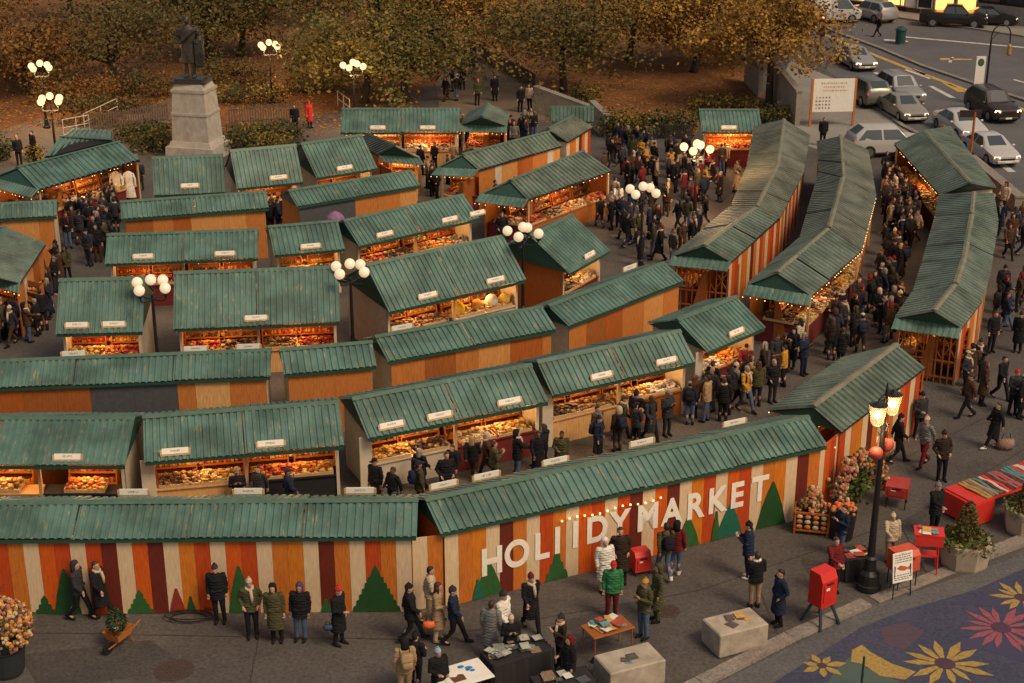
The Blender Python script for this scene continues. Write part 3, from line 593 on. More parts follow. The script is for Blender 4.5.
def mark(pts,m,z=.006): sheet('road_marking',pts,z,m)
mark([(822,33),(838,39),(905,66),(975,92),(1040,114),(1040,116.5),(975,94.5),(904,68),(836,41)],YEL)
mark([(942,83),(950,84),(966,92),(958,92)],YEL); mark([(904,70),(908,69),(932,78),(929,79)],WP); mark([(911,69),(915,69),(927,74),(924,75)],WP)
mark([(928,86),(933,86),(956,98),(950,98)],WP); mark([(862,76),(865,75),(880,80),(877,81)],WP); mark([(873,73),(876,72),(896,79),(893,80)],WP); mark([(980,150),(985,149),(1016,172),(1008,172)],WP); mark([(1001,142),(1008,144),(1010,146),(1002,147)],WP); mark([(998,160),(1016,160),(1014,163),(998,162)],YEL)
mark([(884,39),(908,41),(908,42),(884,40.5)],WP);mark([(948,62),(952,57),(954,57),(951,63)],WP);mark([(940,58),(972,59),(972,60),(940,60)],YEL); mark([(900,36),(1024,47),(1024,48),(900,37)],WP); mark([(1014,79),(1024,82),(1024,83),(1013,80)],WP)
# foreground kerb and painted road
MURAL=ground_mat('painted_road_purple',(.040,.045,.076),(.056,.056,.095),(.050,.048,.056),s1=.45)
fk=[(600,730),(690,687),(790,639),(868,599),(945,566),(1024,529),(1100,494)]
fk=[(620,724),(700,686),(790,640),(868,604),(890,592)]
sheet('road',[(560,760),(700,692),(868,608),(1030,552),(1140,510),(1500,600),(1200,900),(560,900)],.0,ROADM)
kerb([(590,738),(700,684),(790,638),(866,604)],.42,.10,slabs=1.4); kerb([(874,600),(905,588),(955,568)],.42,.03,slabs=1.4); kerb([(958,567),(1024,541),(1140,495)],.45,.12,slabs=1.4)
sheet('painted_road',[(762,690),(860,628),(905,610),(975,590),(1030,566),(1140,530),(1300,640),(1000,760)],.005,MURAL)
def hexc(*c): return tuple(c)
FY=mat('yellow_mural_paint',(.42,.27,.05),scale=11,c2=(.17,.12,.05)); FP=mat('pink_mural_paint',(.34,.075,.10),scale=11,c2=(.13,.05,.07)); FG=mat('teal_mural_paint',(.05,.10,.08),scale=9,c2=(.07,.08,.07)); FC=mat('dark_mural_paint',(.06,.03,.05),scale=5); FB=mat('blue_mural_paint',(.040,.038,.10),scale=8,c2=(.045,.043,.062))
def flower(px,py,r,n,m,z,ph=0,inner=.30,cr=.24):
    c=at(px,py); g=MB(); q=random.Random(px)
    for i in range(n):
        t=ph+2*math.pi*i/n+q.uniform(-.1,.1); R_=r*q.uniform(.8,1.12); wd=math.pi/n*.75
        f=lambda a,rr:(c.x+rr*math.cos(a),c.y+rr*math.sin(a),z)
        g.quad(f(t-wd,r*inner),f(t-wd*.85,R_*.66),f(t,R_),f(t+wd*.85,R_*.66),f(t+wd,r*inner),(c.x,c.y,z))
    struct(g.build('painted_flower',m))
    g=MB(); g.quad(*[(c.x+r*cr*math.cos(t*.4),c.y+r*cr*math.sin(t*.4),z+.004) for t in range(16)]); struct(g.build('painted_flower',FC))
flower(945,664,1.15,12,FY,.013); flower(1001,628,1.15,15,FP,.013,.2); flower(1022,598,.9,12,FY,.013,.4); flower(822,666,.62,7,FY,.013,.1,.5,.22)
def blob(pts,m,z): sheet('painted_shape',pts,z,m)
blob([(852,650),(862,645),(870,652),(892,664),(916,672),(905,680),(880,676),(862,664),(851,662)],FY,.011)
blob([(838,668),(852,655),(866,668),(900,682),(850,700),(822,690)],FG,.009)
blob([(880,628),(905,622),(925,632),(905,650),(885,644)],mat('mauve_mural_paint',(.085,.045,.07),scale=8,c2=(.05,.043,.058)),.009)
blob([(945,604),(985,595),(1040,580),(1060,610),(1000,607)],FB,.009); blob([(930,650),(975,636),(1030,645),(1040,668),(985,650)],FB,.009)
# repairs and seams in the plaza asphalt
PATCHM=ground_mat('asphalt_repair',(.052,.046,.042),(.072,.063,.056),(.040,.036,.032),s1=.8); TARM=mat('tar_seam_black',(.036,.032,.029),rough=.5)
for pts in([(20,655),(150,640),(190,668),(40,690)],[(560,622),(640,600),(668,612),(580,640)],[(905,520),(930,505),(955,520),(925,540)],[(800,560),(850,545),(862,560),(812,580)],[(615,240),(660,235),(668,250),(618,256)],[(975,330),(1030,320),(1040,345),(980,350)]): sheet('asphalt_patch',pts,.0005,PATCHM)
for a,b in(((0,632),(420,640)),((420,640),(700,590)),((700,590),(905,520)),((905,520),(1040,440)),((250,683),(262,622)),((560,683),(530,610)),((780,640),(748,560)),((930,580),(870,470)),((880,470),(1020,400))):
    p,q=at(*a),at(*b); g=MB(); d=(q-p); k=12; nn=V_=Vector((-d.y,d.x,0)).normalized()*.011; pr=None
    pts=[p+d*(i/k)+nn*rnd.uniform(-1.5,1.5) for i in range(k+1)]
    for u,v in zip(pts[:-1],pts[1:]): g.quad(*[(w.x,w.y,.003) for w in(u-nn,v-nn,v+nn,u+nn)])
    struct(g.build('tar_seam',TARM))
# manholes
IRON=mat('rusty_iron',(.060,.040,.032),rough=.6,scale=20,var=.4); STONE=mat('wet_patch',(.045,.032,.025))
def manhole(px,py,r,label):
    c=at(px,py); g=MB(); g.lathe([(0,r),(.012,r),(.012,r*.92),(.006,r*.9),(.012,r*.86),(.012,r*.05)],(0,0,0),28)
    for k in range(-3,4):
        h=math.sqrt(max(0,(r*.8)**2-(k*r*.22)**2)); g.box((0,k*r*.22,.013),(2*h,r*.07,.01)); g.box((k*r*.22,0,.0125),(r*.05,2*h,.01))
    o=g.build('manhole_cover',IRON,None,(c.x,c.y,-.006)); tag(o,label,'manhole cover','manhole covers')
manhole(174,670,.52,'large rusty round manhole cover on asphalt near left bottom of the street'); manhole(667,611,.36,'smaller round manhole cover on asphalt before the lettered wall')
# ---------------------------------------------------------------- trees
LEAF={}
def leaf(name,c): return mat(name,c,rough=.75,var=.25,scale=.8,spec=.2)
PAL={'olive':[leaf('leaf_olive',(.115,.092,.026)),leaf('leaf_dark_olive',(.070,.062,.020)),leaf('leaf_bronze',(.17,.100,.024))],
 'gold':[leaf('leaf_gold',(.27,.135,.026)),leaf('leaf_ochre',(.18,.100,.024)),leaf('leaf_yellow',(.34,.19,.036))],
 'orange':[leaf('leaf_rust',(.19,.080,.020)),leaf('leaf_brown',(.12,.064,.022)),leaf('leaf_ochre',(.15,.080,.018))],
 'green':[leaf('leaf_dull_green',(.105,.105,.030)),leaf('leaf_olive',(.115,.092,.026)),leaf('leaf_mustard',(.21,.14,.028))],
 'dark':[leaf('leaf_dark_olive',(.042,.040,.014)),leaf('leaf_brown',(.11,.05,.016)),leaf('leaf_olive',(.075,.062,.018))],
 'hedge':[leaf('leaf_hedge',(.035,.050,.015)),leaf('leaf_dark_olive',(.042,.040,.014)),leaf('leaf_mustard',(.15,.10,.02))]}
BARK=mat('bark',(.042,.028,.019),rough=.9,scale=5,var=.4)
def leaves(g,c,sp,n,size,r,bias=None):
    for _ in range(n):
        p=Vector((c[0]+r.gauss(0,sp[0]),c[1]+r.gauss(0,sp[1]),c[2]+r.gauss(0,sp[2])))
        a=Vector((r.gauss(0,1),r.gauss(0,1),r.gauss(0,.6))).normalized(); b=a.cross(Vector((r.gauss(0,1),r.gauss(0,1),r.gauss(0,1)))).normalized()
        s=size*r.uniform(.6,1.3); mi=bias if bias is not None and r.random()<.65 else r.randrange(3)
        g.add([p-a*s,p+b*s*.55,p+a*s,p-b*s*.55],[(0,1,2,3)],mi)
def tree(px,py,rad,h,zc,pal,n,label,seed,group='trees of the park',size=.145,trunk=.26):
    r=random.Random(seed); c=at(px,py); root=empty('tree',(c.x,c.y,0),label,'tree',group)
    t=MB(); tips=[]
    top=Vector((r.uniform(-.4,.4),r.uniform(-.4,.4),zc*.75))
    t.tube([(0,0,-.1),(.05,.02,.35),top*.5+Vector((r.uniform(-.2,.2),0,0)),top],[trunk*1.5,trunk*1.05,trunk*.85,trunk*.65],9)
    nb=8
    for i in range(nb):
        a=2*math.pi*i/nb+r.uniform(-.3,.3); el=r.uniform(.05,1.1)
        ln=rad*r.uniform(.65,.95); d=Vector((math.cos(a)*math.cos(el),math.sin(a)*math.cos(el),math.sin(el)))
        s=top*r.uniform(.65,1.0); e=s+Vector((d.x*ln,d.y*ln,d.z*(h-zc)*.8+.2)); mdl=s.lerp(e,.5)+Vector((r.uniform(-.3,.3),r.uniform(-.3,.3),r.uniform(.1,.6)))
        t.tube([s,mdl,e],[trunk*.42,trunk*.27,trunk*.08],6)
        for k in range(4):
            q=mdl.lerp(e,r.uniform(0,1)); v=q+Vector((r.gauss(0,1),r.gauss(0,1),r.gauss(.1,.7)))*rad*.26
            t.tube([q,(q+v)/2+Vector((0,0,.15)),v],[trunk*.16,trunk*.10,.02],5); tips+= [v,(q+v)/2]
        tips+= [e,mdl]
    t.build('trunk',BARK,root,smooth=True)
    g=MB(); k=len(tips)*2; per=max(5,n//k)
    for p in tips:
        b=r.randrange(3)
        leaves(g,p,(rad*.16,rad*.16,rad*.11),per,size,r,b)
        p2=p+Vector((r.gauss(0,rad*.30),r.gauss(0,rad*.30),r.gauss(-.25,rad*.17))); leaves(g,p2,(rad*.11,rad*.11,rad*.08),per,size,r,b)
    g.build('crown',PAL[pal],root)
TREES=[(30,94,4.0,6.0,2.3,'orange',5200,'small rust-brown tree at far left behind the lamps'),(112,84,6.0,7.5,2.5,'dark',8500,'dark sparse olive tree with bare limbs left of the statue'),
(-15,56,6.0,9,3.6,'orange',8000,'large rust-coloured tree cut by the left edge'),(205,58,6.0,8,2.8,'dark',9000,'dull brown tree directly behind the bronze statue'),(240,56,4.8,8,3.4,'green',7000,'yellow-green tree just right of the statue'),
(364,103,4.4,7.5,3.6,'green',10500,'dense green-olive tree with low crown behind the far twin stall'),(405,100,4.6,7,3.7,'olive',8500,'olive tree left of the park path'),(385,62,6.0,9.5,4.2,'green',8500,'tall green-olive tree behind the lamp at top centre'),
(473,66,4.6,8,4.2,'gold',6500,'gold-brown tree with dark trunk beside the park path'),(563,92,5.6,8.5,4.4,'olive',8500,'olive tree with bare forked trunk on the leaf-covered lawn'),(628,62,5.8,9,4.7,'gold',9500,'golden tree in the middle of the lawn'),
(694,72,5.8,8.5,4.5,'gold',9500,'golden tree with low boughs above the hedge'),(768,108,4.3,10,5.4,'gold',10500,'big golden tree beside the concrete wall and billboard'),(748,60,5.6,9,3.8,'orange',8000,'rusty golden tree behind the concrete wall'),
(520,34,5.5,9,4.5,'olive',4800,'olive tree far back at top centre'),(590,22,5.5,9,4.4,'gold',4800,'golden tree far back behind the forked olive tree'),(660,18,5.5,9,4.2,'orange',4800,'rusty tree far back behind the golden lawn tree'),
(440,20,5.5,9,4.6,'olive',4600,'olive tree far back beside the narrow path'),(320,25,5.5,9,4.2,'green',4600,'green tree far back above the park lamps'),(160,22,5.5,9,4.2,'dark',4400,'dark brown tree far back above the statue left side'),
(70,18,5.5,9,4.2,'orange',4400,'rust-brown tree far back at top left'),(240,12,5.5,9,4.2,'olive',4400,'olive tree far back above the statue right side'),(735,18,5.0,9,4.2,'gold',4400,'golden tree far back beside the avenue')]
for i,(a) in enumerate(TREES): tree(*a,100+i)
# rows of trees beyond the top of the picture keep the park closed from other viewpoints
for i in range(9): tree(-120+i*115,-22-(i%2)*8,6,10,4,['olive','orange','green','gold'][i%4],3000,['olive','rusty','green','golden'][i%4]+' tree of the back row beyond the park, number '[:0]+f' back-row tree standing behind {["the left lamps","the statue","the green trees","the path","the lawn"][i//2]}',200+i,'back row of park trees',size=.24)
def bush(px0,px1,py,h,d,n,label,pal='hedge',seed=1,cat='bush'):
    a=at(px0,py);b=at(px1,py); r=random.Random(seed); g=MB(); c=(a+b)/2; L=(b-a).length
    for i in range(max(3,int(L/.7))):
        x=-L/2+L*(i+.5)/max(3,int(L/.7)); k=max(3,int(L/.7))
        leaves(g,(x,r.uniform(-d*.2,d*.2),h*r.uniform(.4,.6)),(L/k*.6,d*.3,h*.24),n//k,.11,r,r.randrange(3))
    root=empty('bush',(c.x,c.y,0),label,cat,'bushes and hedges of the park'); g.build('foliage',PAL[pal],root)
    s=MB()
    for i in range(int(L*2)+3):
        x=r.uniform(-L/2,L/2); s.tube([(x,0,0),(x+r.uniform(-.1,.1),r.uniform(-.2,.2),h*.6)],[.03,.012],5)
    s.build('stems',BARK,root)
bush(604,692,135,1.5,1.8,3200,'long clipped hedge between lawn and plaza crowd',seed=1,cat='hedge'); bush(573,598,104,1.3,1.6,700,'round green bush at the top of the stone ramp',seed=2)
bush(135,172,150,1.3,2.0,1100,'low dark bush left of the statue pedestal',seed=3); bush(226,282,150,1.2,2.2,1500,'low green bush right of the statue pedestal',seed=4); bush(215,285,103,1.3,2.0,1500,'dark hedge behind the fence right of the statue',seed=5,cat='hedge')
bush(757,786,122,1.0,1.6,800,'dark green bush at the foot of the concrete wall',seed=6); bush(690,752,108,.9,1.4,1000,'low shrubs at the lawn edge behind the far single stall',seed=7); bush(60,150,112,1.1,1.4,1500,'dark shrubs along the lawn edge behind the left lamps','dark',8); bush(-5,10,160,1.1,1.2,500,'small bush at the left edge beside two visitors',seed=9); bush(28,42,160,.9,1.0,400,'small bush just left of the slanting stall',seed=10)
bush(232,300,140,1.1,2.4,1900,'low mixed shrubs between the fence and the steep stalls',seed=31); bush(120,168,139,1.0,2.0,1300,'low green shrubs between fence and slanting stall',seed=32); bush(262,300,156,.9,1.4,700,'small bush behind the steep single stalls',seed=33); bush(60,118,124,.9,1.6,900,'rust shrubs behind the half-hidden stall','orange',34); bush(40,120,100,1.7,3.0,2600,'brown thicket between the far left trees','orange',21,cat='thicket'); bush(120,172,96,1.6,2.6,1900,'dark thicket behind the picket fence left of the statue','dark',22,cat='thicket'); bush(205,268,84,1.6,3.0,2200,'brown thicket behind the statue right side','dark',23,cat='thicket'); bush(-10,50,78,1.8,3.0,2200,'rust-coloured thicket at the far left edge','orange',24,cat='thicket'); bush(290,345,92,1.4,2.4,1700,'olive undergrowth beneath the green trees','olive',25,cat='thicket');
g=MB(); r=random.Random(5)
for _ in range(30000):
    x=r.uniform(-150,800);y=r.triangular(-20,140,110); 
    p=at(x,y); 
    if (441-20<x<545 and y>50) : continue
    if x>745 and y>30: continue
    z=.02; s=r.uniform(.05,.12); a=r.uniform(0,6.3); dz=r.uniform(0,.04)
    g.add([(p.x+s*math.cos(a),p.y+s*math.sin(a),z),(p.x-s*.6*math.sin(a),p.y+s*.6*math.cos(a),z+dz),(p.x-s*math.cos(a),p.y-s*math.sin(a),z+dz),(p.x+s*.6*math.sin(a),p.y-s*.6*math.cos(a),z)],[(0,1,2,3)],r.randrange(3))
o=g.build('fallen_leaves',[leaf('litter_orange',(.36,.125,.018)),leaf('litter_brown',(.17,.065,.02)),leaf('litter_gold',(.38,.18,.03))]); tag(o,'orange and brown leaf litter covering the park lawn','leaf litter',kind='stuff')
# fences, ramp walls
FW=mat('weathered_fence_wood',(.10,.070,.048),rough=.9,scale=4,var=.3); STEEL=mat('pale_steel_rail',(.5,.44,.36),rough=.4)
def paling(p0,p1,h,label,step=.16,m=FW,name='park_fence'):
    a=at(*p0);b=at(*p1); c=(a+b)/2; d=b-a; L=d.length; rz=math.atan2(d.y,d.x); root=empty(name,(c.x,c.y,0),label,'fence','park fences',rz)
    g=MB(); n=int(L/step)
    for i in range(n+1): g.box((-L/2+L*i/n,0,h/2),(step*.55,.03,h*rnd.uniform(.94,1.04)))
    g.build('pickets',m,root)
    for z in(.25,.85): q=MB(); q.box((0,.03,h*z),(L,.04,.07)); q.build('rail',m,root)
paling((230,128),(300,122),1.3,'weathered picket fence right of the statue'); paling((92,132),(168,120),1.1,'picket fence left of the statue pedestal'); paling((479,58),(535,88),1.0,'picket fence along the right side of the park path')
paling((600,137),(692,139),.9,'low wire fence in front of the long hedge',.12,mat('dark_fence_wire',(.05,.04,.035)))
def rail(p0,p1,label):
    a=at(*p0);b=at(*p1); g=MB(); c=(a+b)/2; a=a-c;b=b-c
    for k in range(3): p=a.lerp(b,k/2); g.tube([(p.x,p.y,0),(p.x,p.y,1.0)],.03,6)
    for z in(.5,1.0): g.tube([(a.x,a.y,z),(b.x,b.y,z)],.028,6)
    tag(g.build('handrail',STEEL,None,(c.x,c.y,0)),label,'handrail','pale steel handrails')
rail((64,136),(90,131),'bent pale steel handrail behind the half-hidden stall'); rail((85,130),(118,114),'long pale steel handrail left of the statue'); rail((338,106),(350,115),'short pale steel handrail by the far twin stall')
CONC=mat('weathered_concrete',(.27,.225,.175),rough=.85,scale=1.5,var=.25,bump=.2)
def wall(pts,h0,h1,th,label,m=CONC,cap=True,name='stone_wall'):
    a=at(*pts[0]);b=at(*pts[1]); c=(a+b)/2; d=(b-a); L=d.length; rz=math.atan2(d.y,d.x); root=empty(name,(c.x,c.y,0),label,'wall',None,rz)
    g=MB(); g.prism([(-L/2,-th/2,0),(L/2,-th/2,0),(L/2,-th/2,h1),(-L/2,-th/2,h0)],(0,th,0)); g.build('wall',m,root)
    g=MB(); g.prism([(-L/2-.05,-th/2-.06,h0+.003),(L/2+.05,-th/2-.06,h1+.003),(L/2+.05,-th/2-.06,h1+.12),(-L/2-.05,-th/2-.06,h0+.12)],(0,th+.12,0)); g.build('coping',KERB,root)
wall(((536,112),(592,124)),1.6,1.0,.35,'stone ramp wall with pale coping behind the weathered stall')
wall(((592,126),(606,137)),1.5,1.3,.3,'short grey wall beside the weathered gabled stall')
wall(((746,82),(760,97)),2.9,2.5,.3,'pale concrete parapet half hidden by golden leaves')
wall(((770,100),(797,126)),2.7,2.1,.3,'pale concrete wall between the golden tree and curved stalls')
wall(((969,170),(1018,212)),.75,.75,.45,'low pale concrete barrier along the avenue kerb',name='concrete_barrier')
# ---------------------------------------------------------------- statue
GRAN=mat('pedestal_granite',(.36,.32,.265),rough=.7,scale=2.2,var=.22,bump=.15); BRZ=mat('dark_bronze',(.040,.034,.029),rough=.5,scale=5,var=.5,metal=.2)
def ped():
    c=at(199,156); root=empty('statue_pedestal',(c.x,c.y,0),'tall tapered granite pedestal carrying the bronze statue','pedestal',rz=R(-14))
    root.scale=(.74,.74,1.0)
    def blk(name,z0,z1,a,b,d=None,par=root):
        d=d or a
        g=MB(); k=.86
        vs=[(-a,-a*k,z0),(a,-a*k,z0),(a,a*k,z0),(-a,a*k,z0),(-b,-b*k,z1),(b,-b*k,z1),(b,b*k,z1),(-b,b*k,z1)]
        g.add(vs,[(3,2,1,0),(4,5,6,7),(0,1,5,4),(1,2,6,5),(2,3,7,6),(3,0,4,7)]); return g.build(name,GRAN,par)
    blk('plinth',0,.75,2.0,1.95); blk('plinth_step',.75,1.05,1.75,1.62); blk('lower_shaft',1.05,2.55,1.52,1.42); blk('band',2.55,2.68,1.49,1.49); blk('upper_shaft',2.68,3.85,1.40,1.30); blk('cornice',3.85,4.02,1.38,1.38); blk('cap_block',4.02,4.32,1.25,1.1)
    return c
pc=ped()
def remesh(g,voxel,smooth=4,name='m'):
    me=g.build(name,[],mesh_only=True); o=bpy.data.objects.new(name,me); COL.objects.link(o)
    md=o.modifiers.new('r','REMESH'); md.mode='VOXEL'; md.voxel_size=voxel; md.use_smooth_shade=True
    if smooth:
        s=o.modifiers.new('s','SMOOTH'); s.iterations=smooth; s.factor=.5
    dg=bpy.context.evaluated_depsgraph_get(); out=bpy.data.meshes.new_from_object(o.evaluated_get(dg)); bpy.data.objects.remove(o); bpy.data.meshes.remove(me); out.name=name
    out.polygons.foreach_set('use_smooth',[True]*len(out.polygons)); return out
def statue():
    k=1.98; root=empty('bronze_statue',(pc.x-.12,pc.y,4.325),'dark bronze statue of a robed standing man on granite pedestal','statue',rz=R(-8)); root.scale=(1.22,1.1,1)
    S=lambda *p:tuple(k*v for v in p)
    g=MB(); g.box((0,0,.07),(1.7,1.35,.14)); g.box((0,0,.19),(1.3,1.05,.12)); g.build('bronze_base',BRZ,root)
    z0=.25/k
    P=lambda x,y,z:(k*x,k*y,k*(z+z0))
    g=MB()
    for s in(-1,1): g.tube([P(s*.09,0,.02),P(s*.10,-.02*s,.42),P(s*.09,0,.82)],[k*.065,k*.06,k*.09],10); g.ball(P(s*.1,-.06,.04),(k*.055,k*.12,k*.045))
    g.loft([(0,0,k*(z0+z),k*a,k*b) for z,a,b in((.42,.20,.15),(.6,.19,.15),(.85,.18,.14),(1.0,.17,.13),(1.2,.20,.14),(1.36,.215,.13),(1.44,.13,.09),(1.5,.06,.06))])
    g.tube([P(0,0,1.44),P(0,-.01,1.55)],k*.06,8); g.ball(P(0,-.02,1.63),(k*.075,k*.095,k*.115),12,0,8); g.ball(P(0,-.115,1.62),(k*.018,k*.025,k*.03))
    g.tube([P(-.21,0,1.37),P(-.27,.02,1.1),P(-.17,-.14,1.02)],[k*.075,k*.058,k*.045],9); g.tube([P(-.17,-.14,1.02),P(-.10,-.17,1.02)],[k*.045,k*.03],7)
    g.tube([P(.21,0,1.37),P(.29,.03,1.12),P(.22,-.14,1.0)],[k*.075,k*.06,k*.045],9)
    o=link('body',remesh(g,.035,3,'body'),root); o.data.materials.append(BRZ)
    g=MB() # cloak over shoulder and arm
    g.loft([(k*.27,k*.02,k*(z0+z),k*a,k*b) for z,a,b in((.30,.05,.08),(.55,.08,.11),(.85,.08,.11),(1.05,.10,.12),(1.2,.08,.09))]); 
    g.tube([P(.2,-.10,1.40),P(.02,-.16,1.2),P(-.16,-.13,1.0)],[k*.05,k*.06,k*.05],8); g.tube([P(.2,.08,1.42),P(.0,.14,1.2),P(-.1,.15,.8),P(0,.14,.4)],[k*.06,k*.1,k*.12,k*.13],8)
    for i in range(5): g.tube([P(.19+.04*i,-.10,1.1),P(.20+.045*i,-.13,.7),P(.2+.04*i,-.09,.32)],[k*.03]*3,6)
    o=link('cloak',remesh(g,.035,2,'cloak'),root); o.data.materials.append(BRZ)
    g=MB(); g.ball(P(0,.01,1.685),(k*.082,k*.10,k*.075),10,0,6); o=link('hair',remesh(g,.035,1,'hair'),root); o.data.materials.append(BRZ)
statue()
# ---------------------------------------------------------------- globe lamps
GLOW=mat('lit_globe',(.30,.22,.14),emit=(1,.62,.30),es=1.0,var=0); PEARL=mat('faint_glow_globe',(.52,.47,.40),rough=.3,emit=(1,.70,.40),es=.34,var=0)  # pearl globes of the unlit lamps have a faint glow added in the material
def globe_lamp(px,py,label,lit,n=5,zg=3.85,rot=0,power=280,spread=.66):
    p=at(px,py,zg); root=empty('globe_lamp',(p.x,p.y,0),label,'street lamp','black globe lamps of the plaza',rot)
    g=MB(); g.lathe([(0,.22),(.12,.22),(.16,.15),(.5,.11),(.55,.13),(.6,.075),(3.2,.055),(3.22,.09),(3.28,.09),(3.3,.05),(3.45,.05)],(0,0,0),12); g.build('pole',BLK,root,smooth=False)
    spots=[(0,0,zg+.17)] if n==5 else []
    m=4
    for k in range(m):
        a=math.pi/4+k*math.pi/2; x,y=spread*math.cos(a),spread*math.sin(a); spots.append((x,y,zg-.05))
        g=MB(); g.tube([(0,0,3.28),(x*.5,y*.5,3.25),(x*.9,y*.9,3.32),(x,y,3.5)],.028,6); g.lathe([(3.48,.05),(3.56,.11),(3.60,.11)],(x,y,0),8); g.build('arm',BLK,root)
    for s in spots:
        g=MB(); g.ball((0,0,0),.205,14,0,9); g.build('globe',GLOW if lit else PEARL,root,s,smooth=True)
    if lit:
        d=bpy.data.lights.new('globe_light','POINT'); d.energy=power; d.color=(1,.58,.25); d.shadow_soft_size=.6; o=bpy.data.objects.new('globe_light',d); COL.objects.link(o); o.parent=root; o.location=(0,0,3.0)
    return root
globe_lamp(40,66,'lit globe lamp at far left, the rear of the pair in front of the trees',True,rot=.4); globe_lamp(50,99,'lit globe lamp at far left, the nearer of the pair',True,rot=.2)
globe_lamp(269,45,'lit globe lamp between the statue and the green trees',True,rot=.3); globe_lamp(353,65,'lit globe lamp above the far twin stall',True,rot=.5); globe_lamp(697,147,'brightly lit globe lamp standing in the plaza crowd',True,rot=.4,power=460)
globe_lamp(643,190,'unlit white globe lamp standing alone on the open plaza',False,rot=.2); globe_lamp(523,231,'unlit white globe lamp beside the tall single stall',False,rot=.5); globe_lamp(350,268,'unlit white globe lamp between two steep-roofed stalls',False,rot=.25); globe_lamp(151,284,'unlit white globe lamp beside the steep-roofed single stall at left',False,rot=.3)
# big street lamp
def street_lamp():
    c=at(868,588); root=empty('street_lamp',(c.x,c.y,0),'tall black twin-lantern street lamp hung with two red balls','street lamp',rz=R(52))
    g=MB(); g.lathe([(0,.36),(.18,.36),(.2,.31),(.5,.29),(.62,.19),(.95,.16),(1.0,.19),(1.06,.11),(3.0,.085),(5.0,.07),(5.1,.12),(5.2,.07),(6.1,.05),(6.4,.012)],(0,0,0),14); g.build('pole',BLK,root)
    GL=mat('lantern_glass',(.8,.65,.5),rough=.1,emit=(1,.55,.22),es=.22,var=0); GL.node_tree.nodes['Principled BSDF'].inputs['Alpha'].default_value=.30
    for s in(-1,1):
        g=MB(); g.tube([(0,0,5.95),(s*.2,0,6.1),(s*.42,0,6.05),(s*.46,0,5.85)],.03,7); g.tube([(0,0,5.0),(s*.2,0,4.9),(s*.36,0,5.05)],.025,6); g.build('bracket',BLK,root)
        g=MB(); g.lathe([(0,.10),(.05,.16),(.55,.25),(.6,.25)],(0,0,0),12); o=g.build('lantern',GL if s<0 else GL,root,(s*.46,0,5.30),smooth=False)
        q=MB(); q.lathe([(.6,.26),(.64,.15),(.70,.04),(.74,.02)],(0,0,0),12); q.build('lantern_cap',BLK,o)
        q=MB(); q.ball((0,0,.30),.11,8); q.build('lamp_bulb',mat('hot_bulb',(1,.8,.5),emit=(1,.6,.24),es=18,var=0),o,smooth=True)
        q=MB(); q.ball((0,0,0),(.20,.20,.195),14,0,9); q.tube([(0,0,.2),(0,0,.5)],.012,5); q.build('red_ball',mat('coral_ball',(.30,.048,.034),rough=.6,var=.05),root,(s*.34,0,4.40),smooth=True)
    for s in (-1,1):
        d=bpy.data.lights.new('lantern_light','POINT'); d.energy=55 if s<0 else 30; d.color=(1,.55,.22); d.shadow_soft_size=.25; o=bpy.data.objects.new('lantern_light',d); COL.objects.link(o); o.parent=root; o.location=(s*.46,-.0,4.95)
street_lamp()
# ================================================================= PEOPLE
SKIN=[mat('skin_light',(.40,.22,.15),rough=.55,var=.06),mat('skin_tan',(.28,.145,.09),rough=.55,var=.06),mat('skin_dark',(.13,.065,.04),rough=.55,var=.06)]
FACE=mat('eyes_and_lips',(.06,.025,.02),rough=.5,var=0)
CLOTH={'black':(.012,.012,.014),'charcoal':(.030,.030,.034),'navy':(.014,.020,.042),'brown':(.060,.032,.020),'dark red':(.12,.014,.016),'red':(.40,.028,.018),'olive':(.058,.055,.026),'tan':(.30,.20,.11),
 'beige':(.42,.33,.23),'white':(.62,.57,.50),'grey':(.15,.145,.14),'green':(.03,.15,.06),'purple':(.075,.045,.10),'mustard':(.40,.20,.03),'blue':(.05,.11,.24),'denim':(.065,.10,.17),'dark brown':(.028,.018,.013),'orange':(.55,.15,.03),'light blue':(.25,.34,.42)}
def cloth(c): return mat('cloth_'+c.replace(' ','_'),CLOTH[c],rough=.9,var=.22,scale=9,spec=.15)
HAIRC={'black':(.010,.008,.007),'brown':(.040,.020,.011),'fair':(.28,.17,.07),'grey':(.22,.20,.18)}
def hairm(c): return mat('hair_'+c,HAIRC[c],rough=.6,var=.3,scale=30)
V=Vector
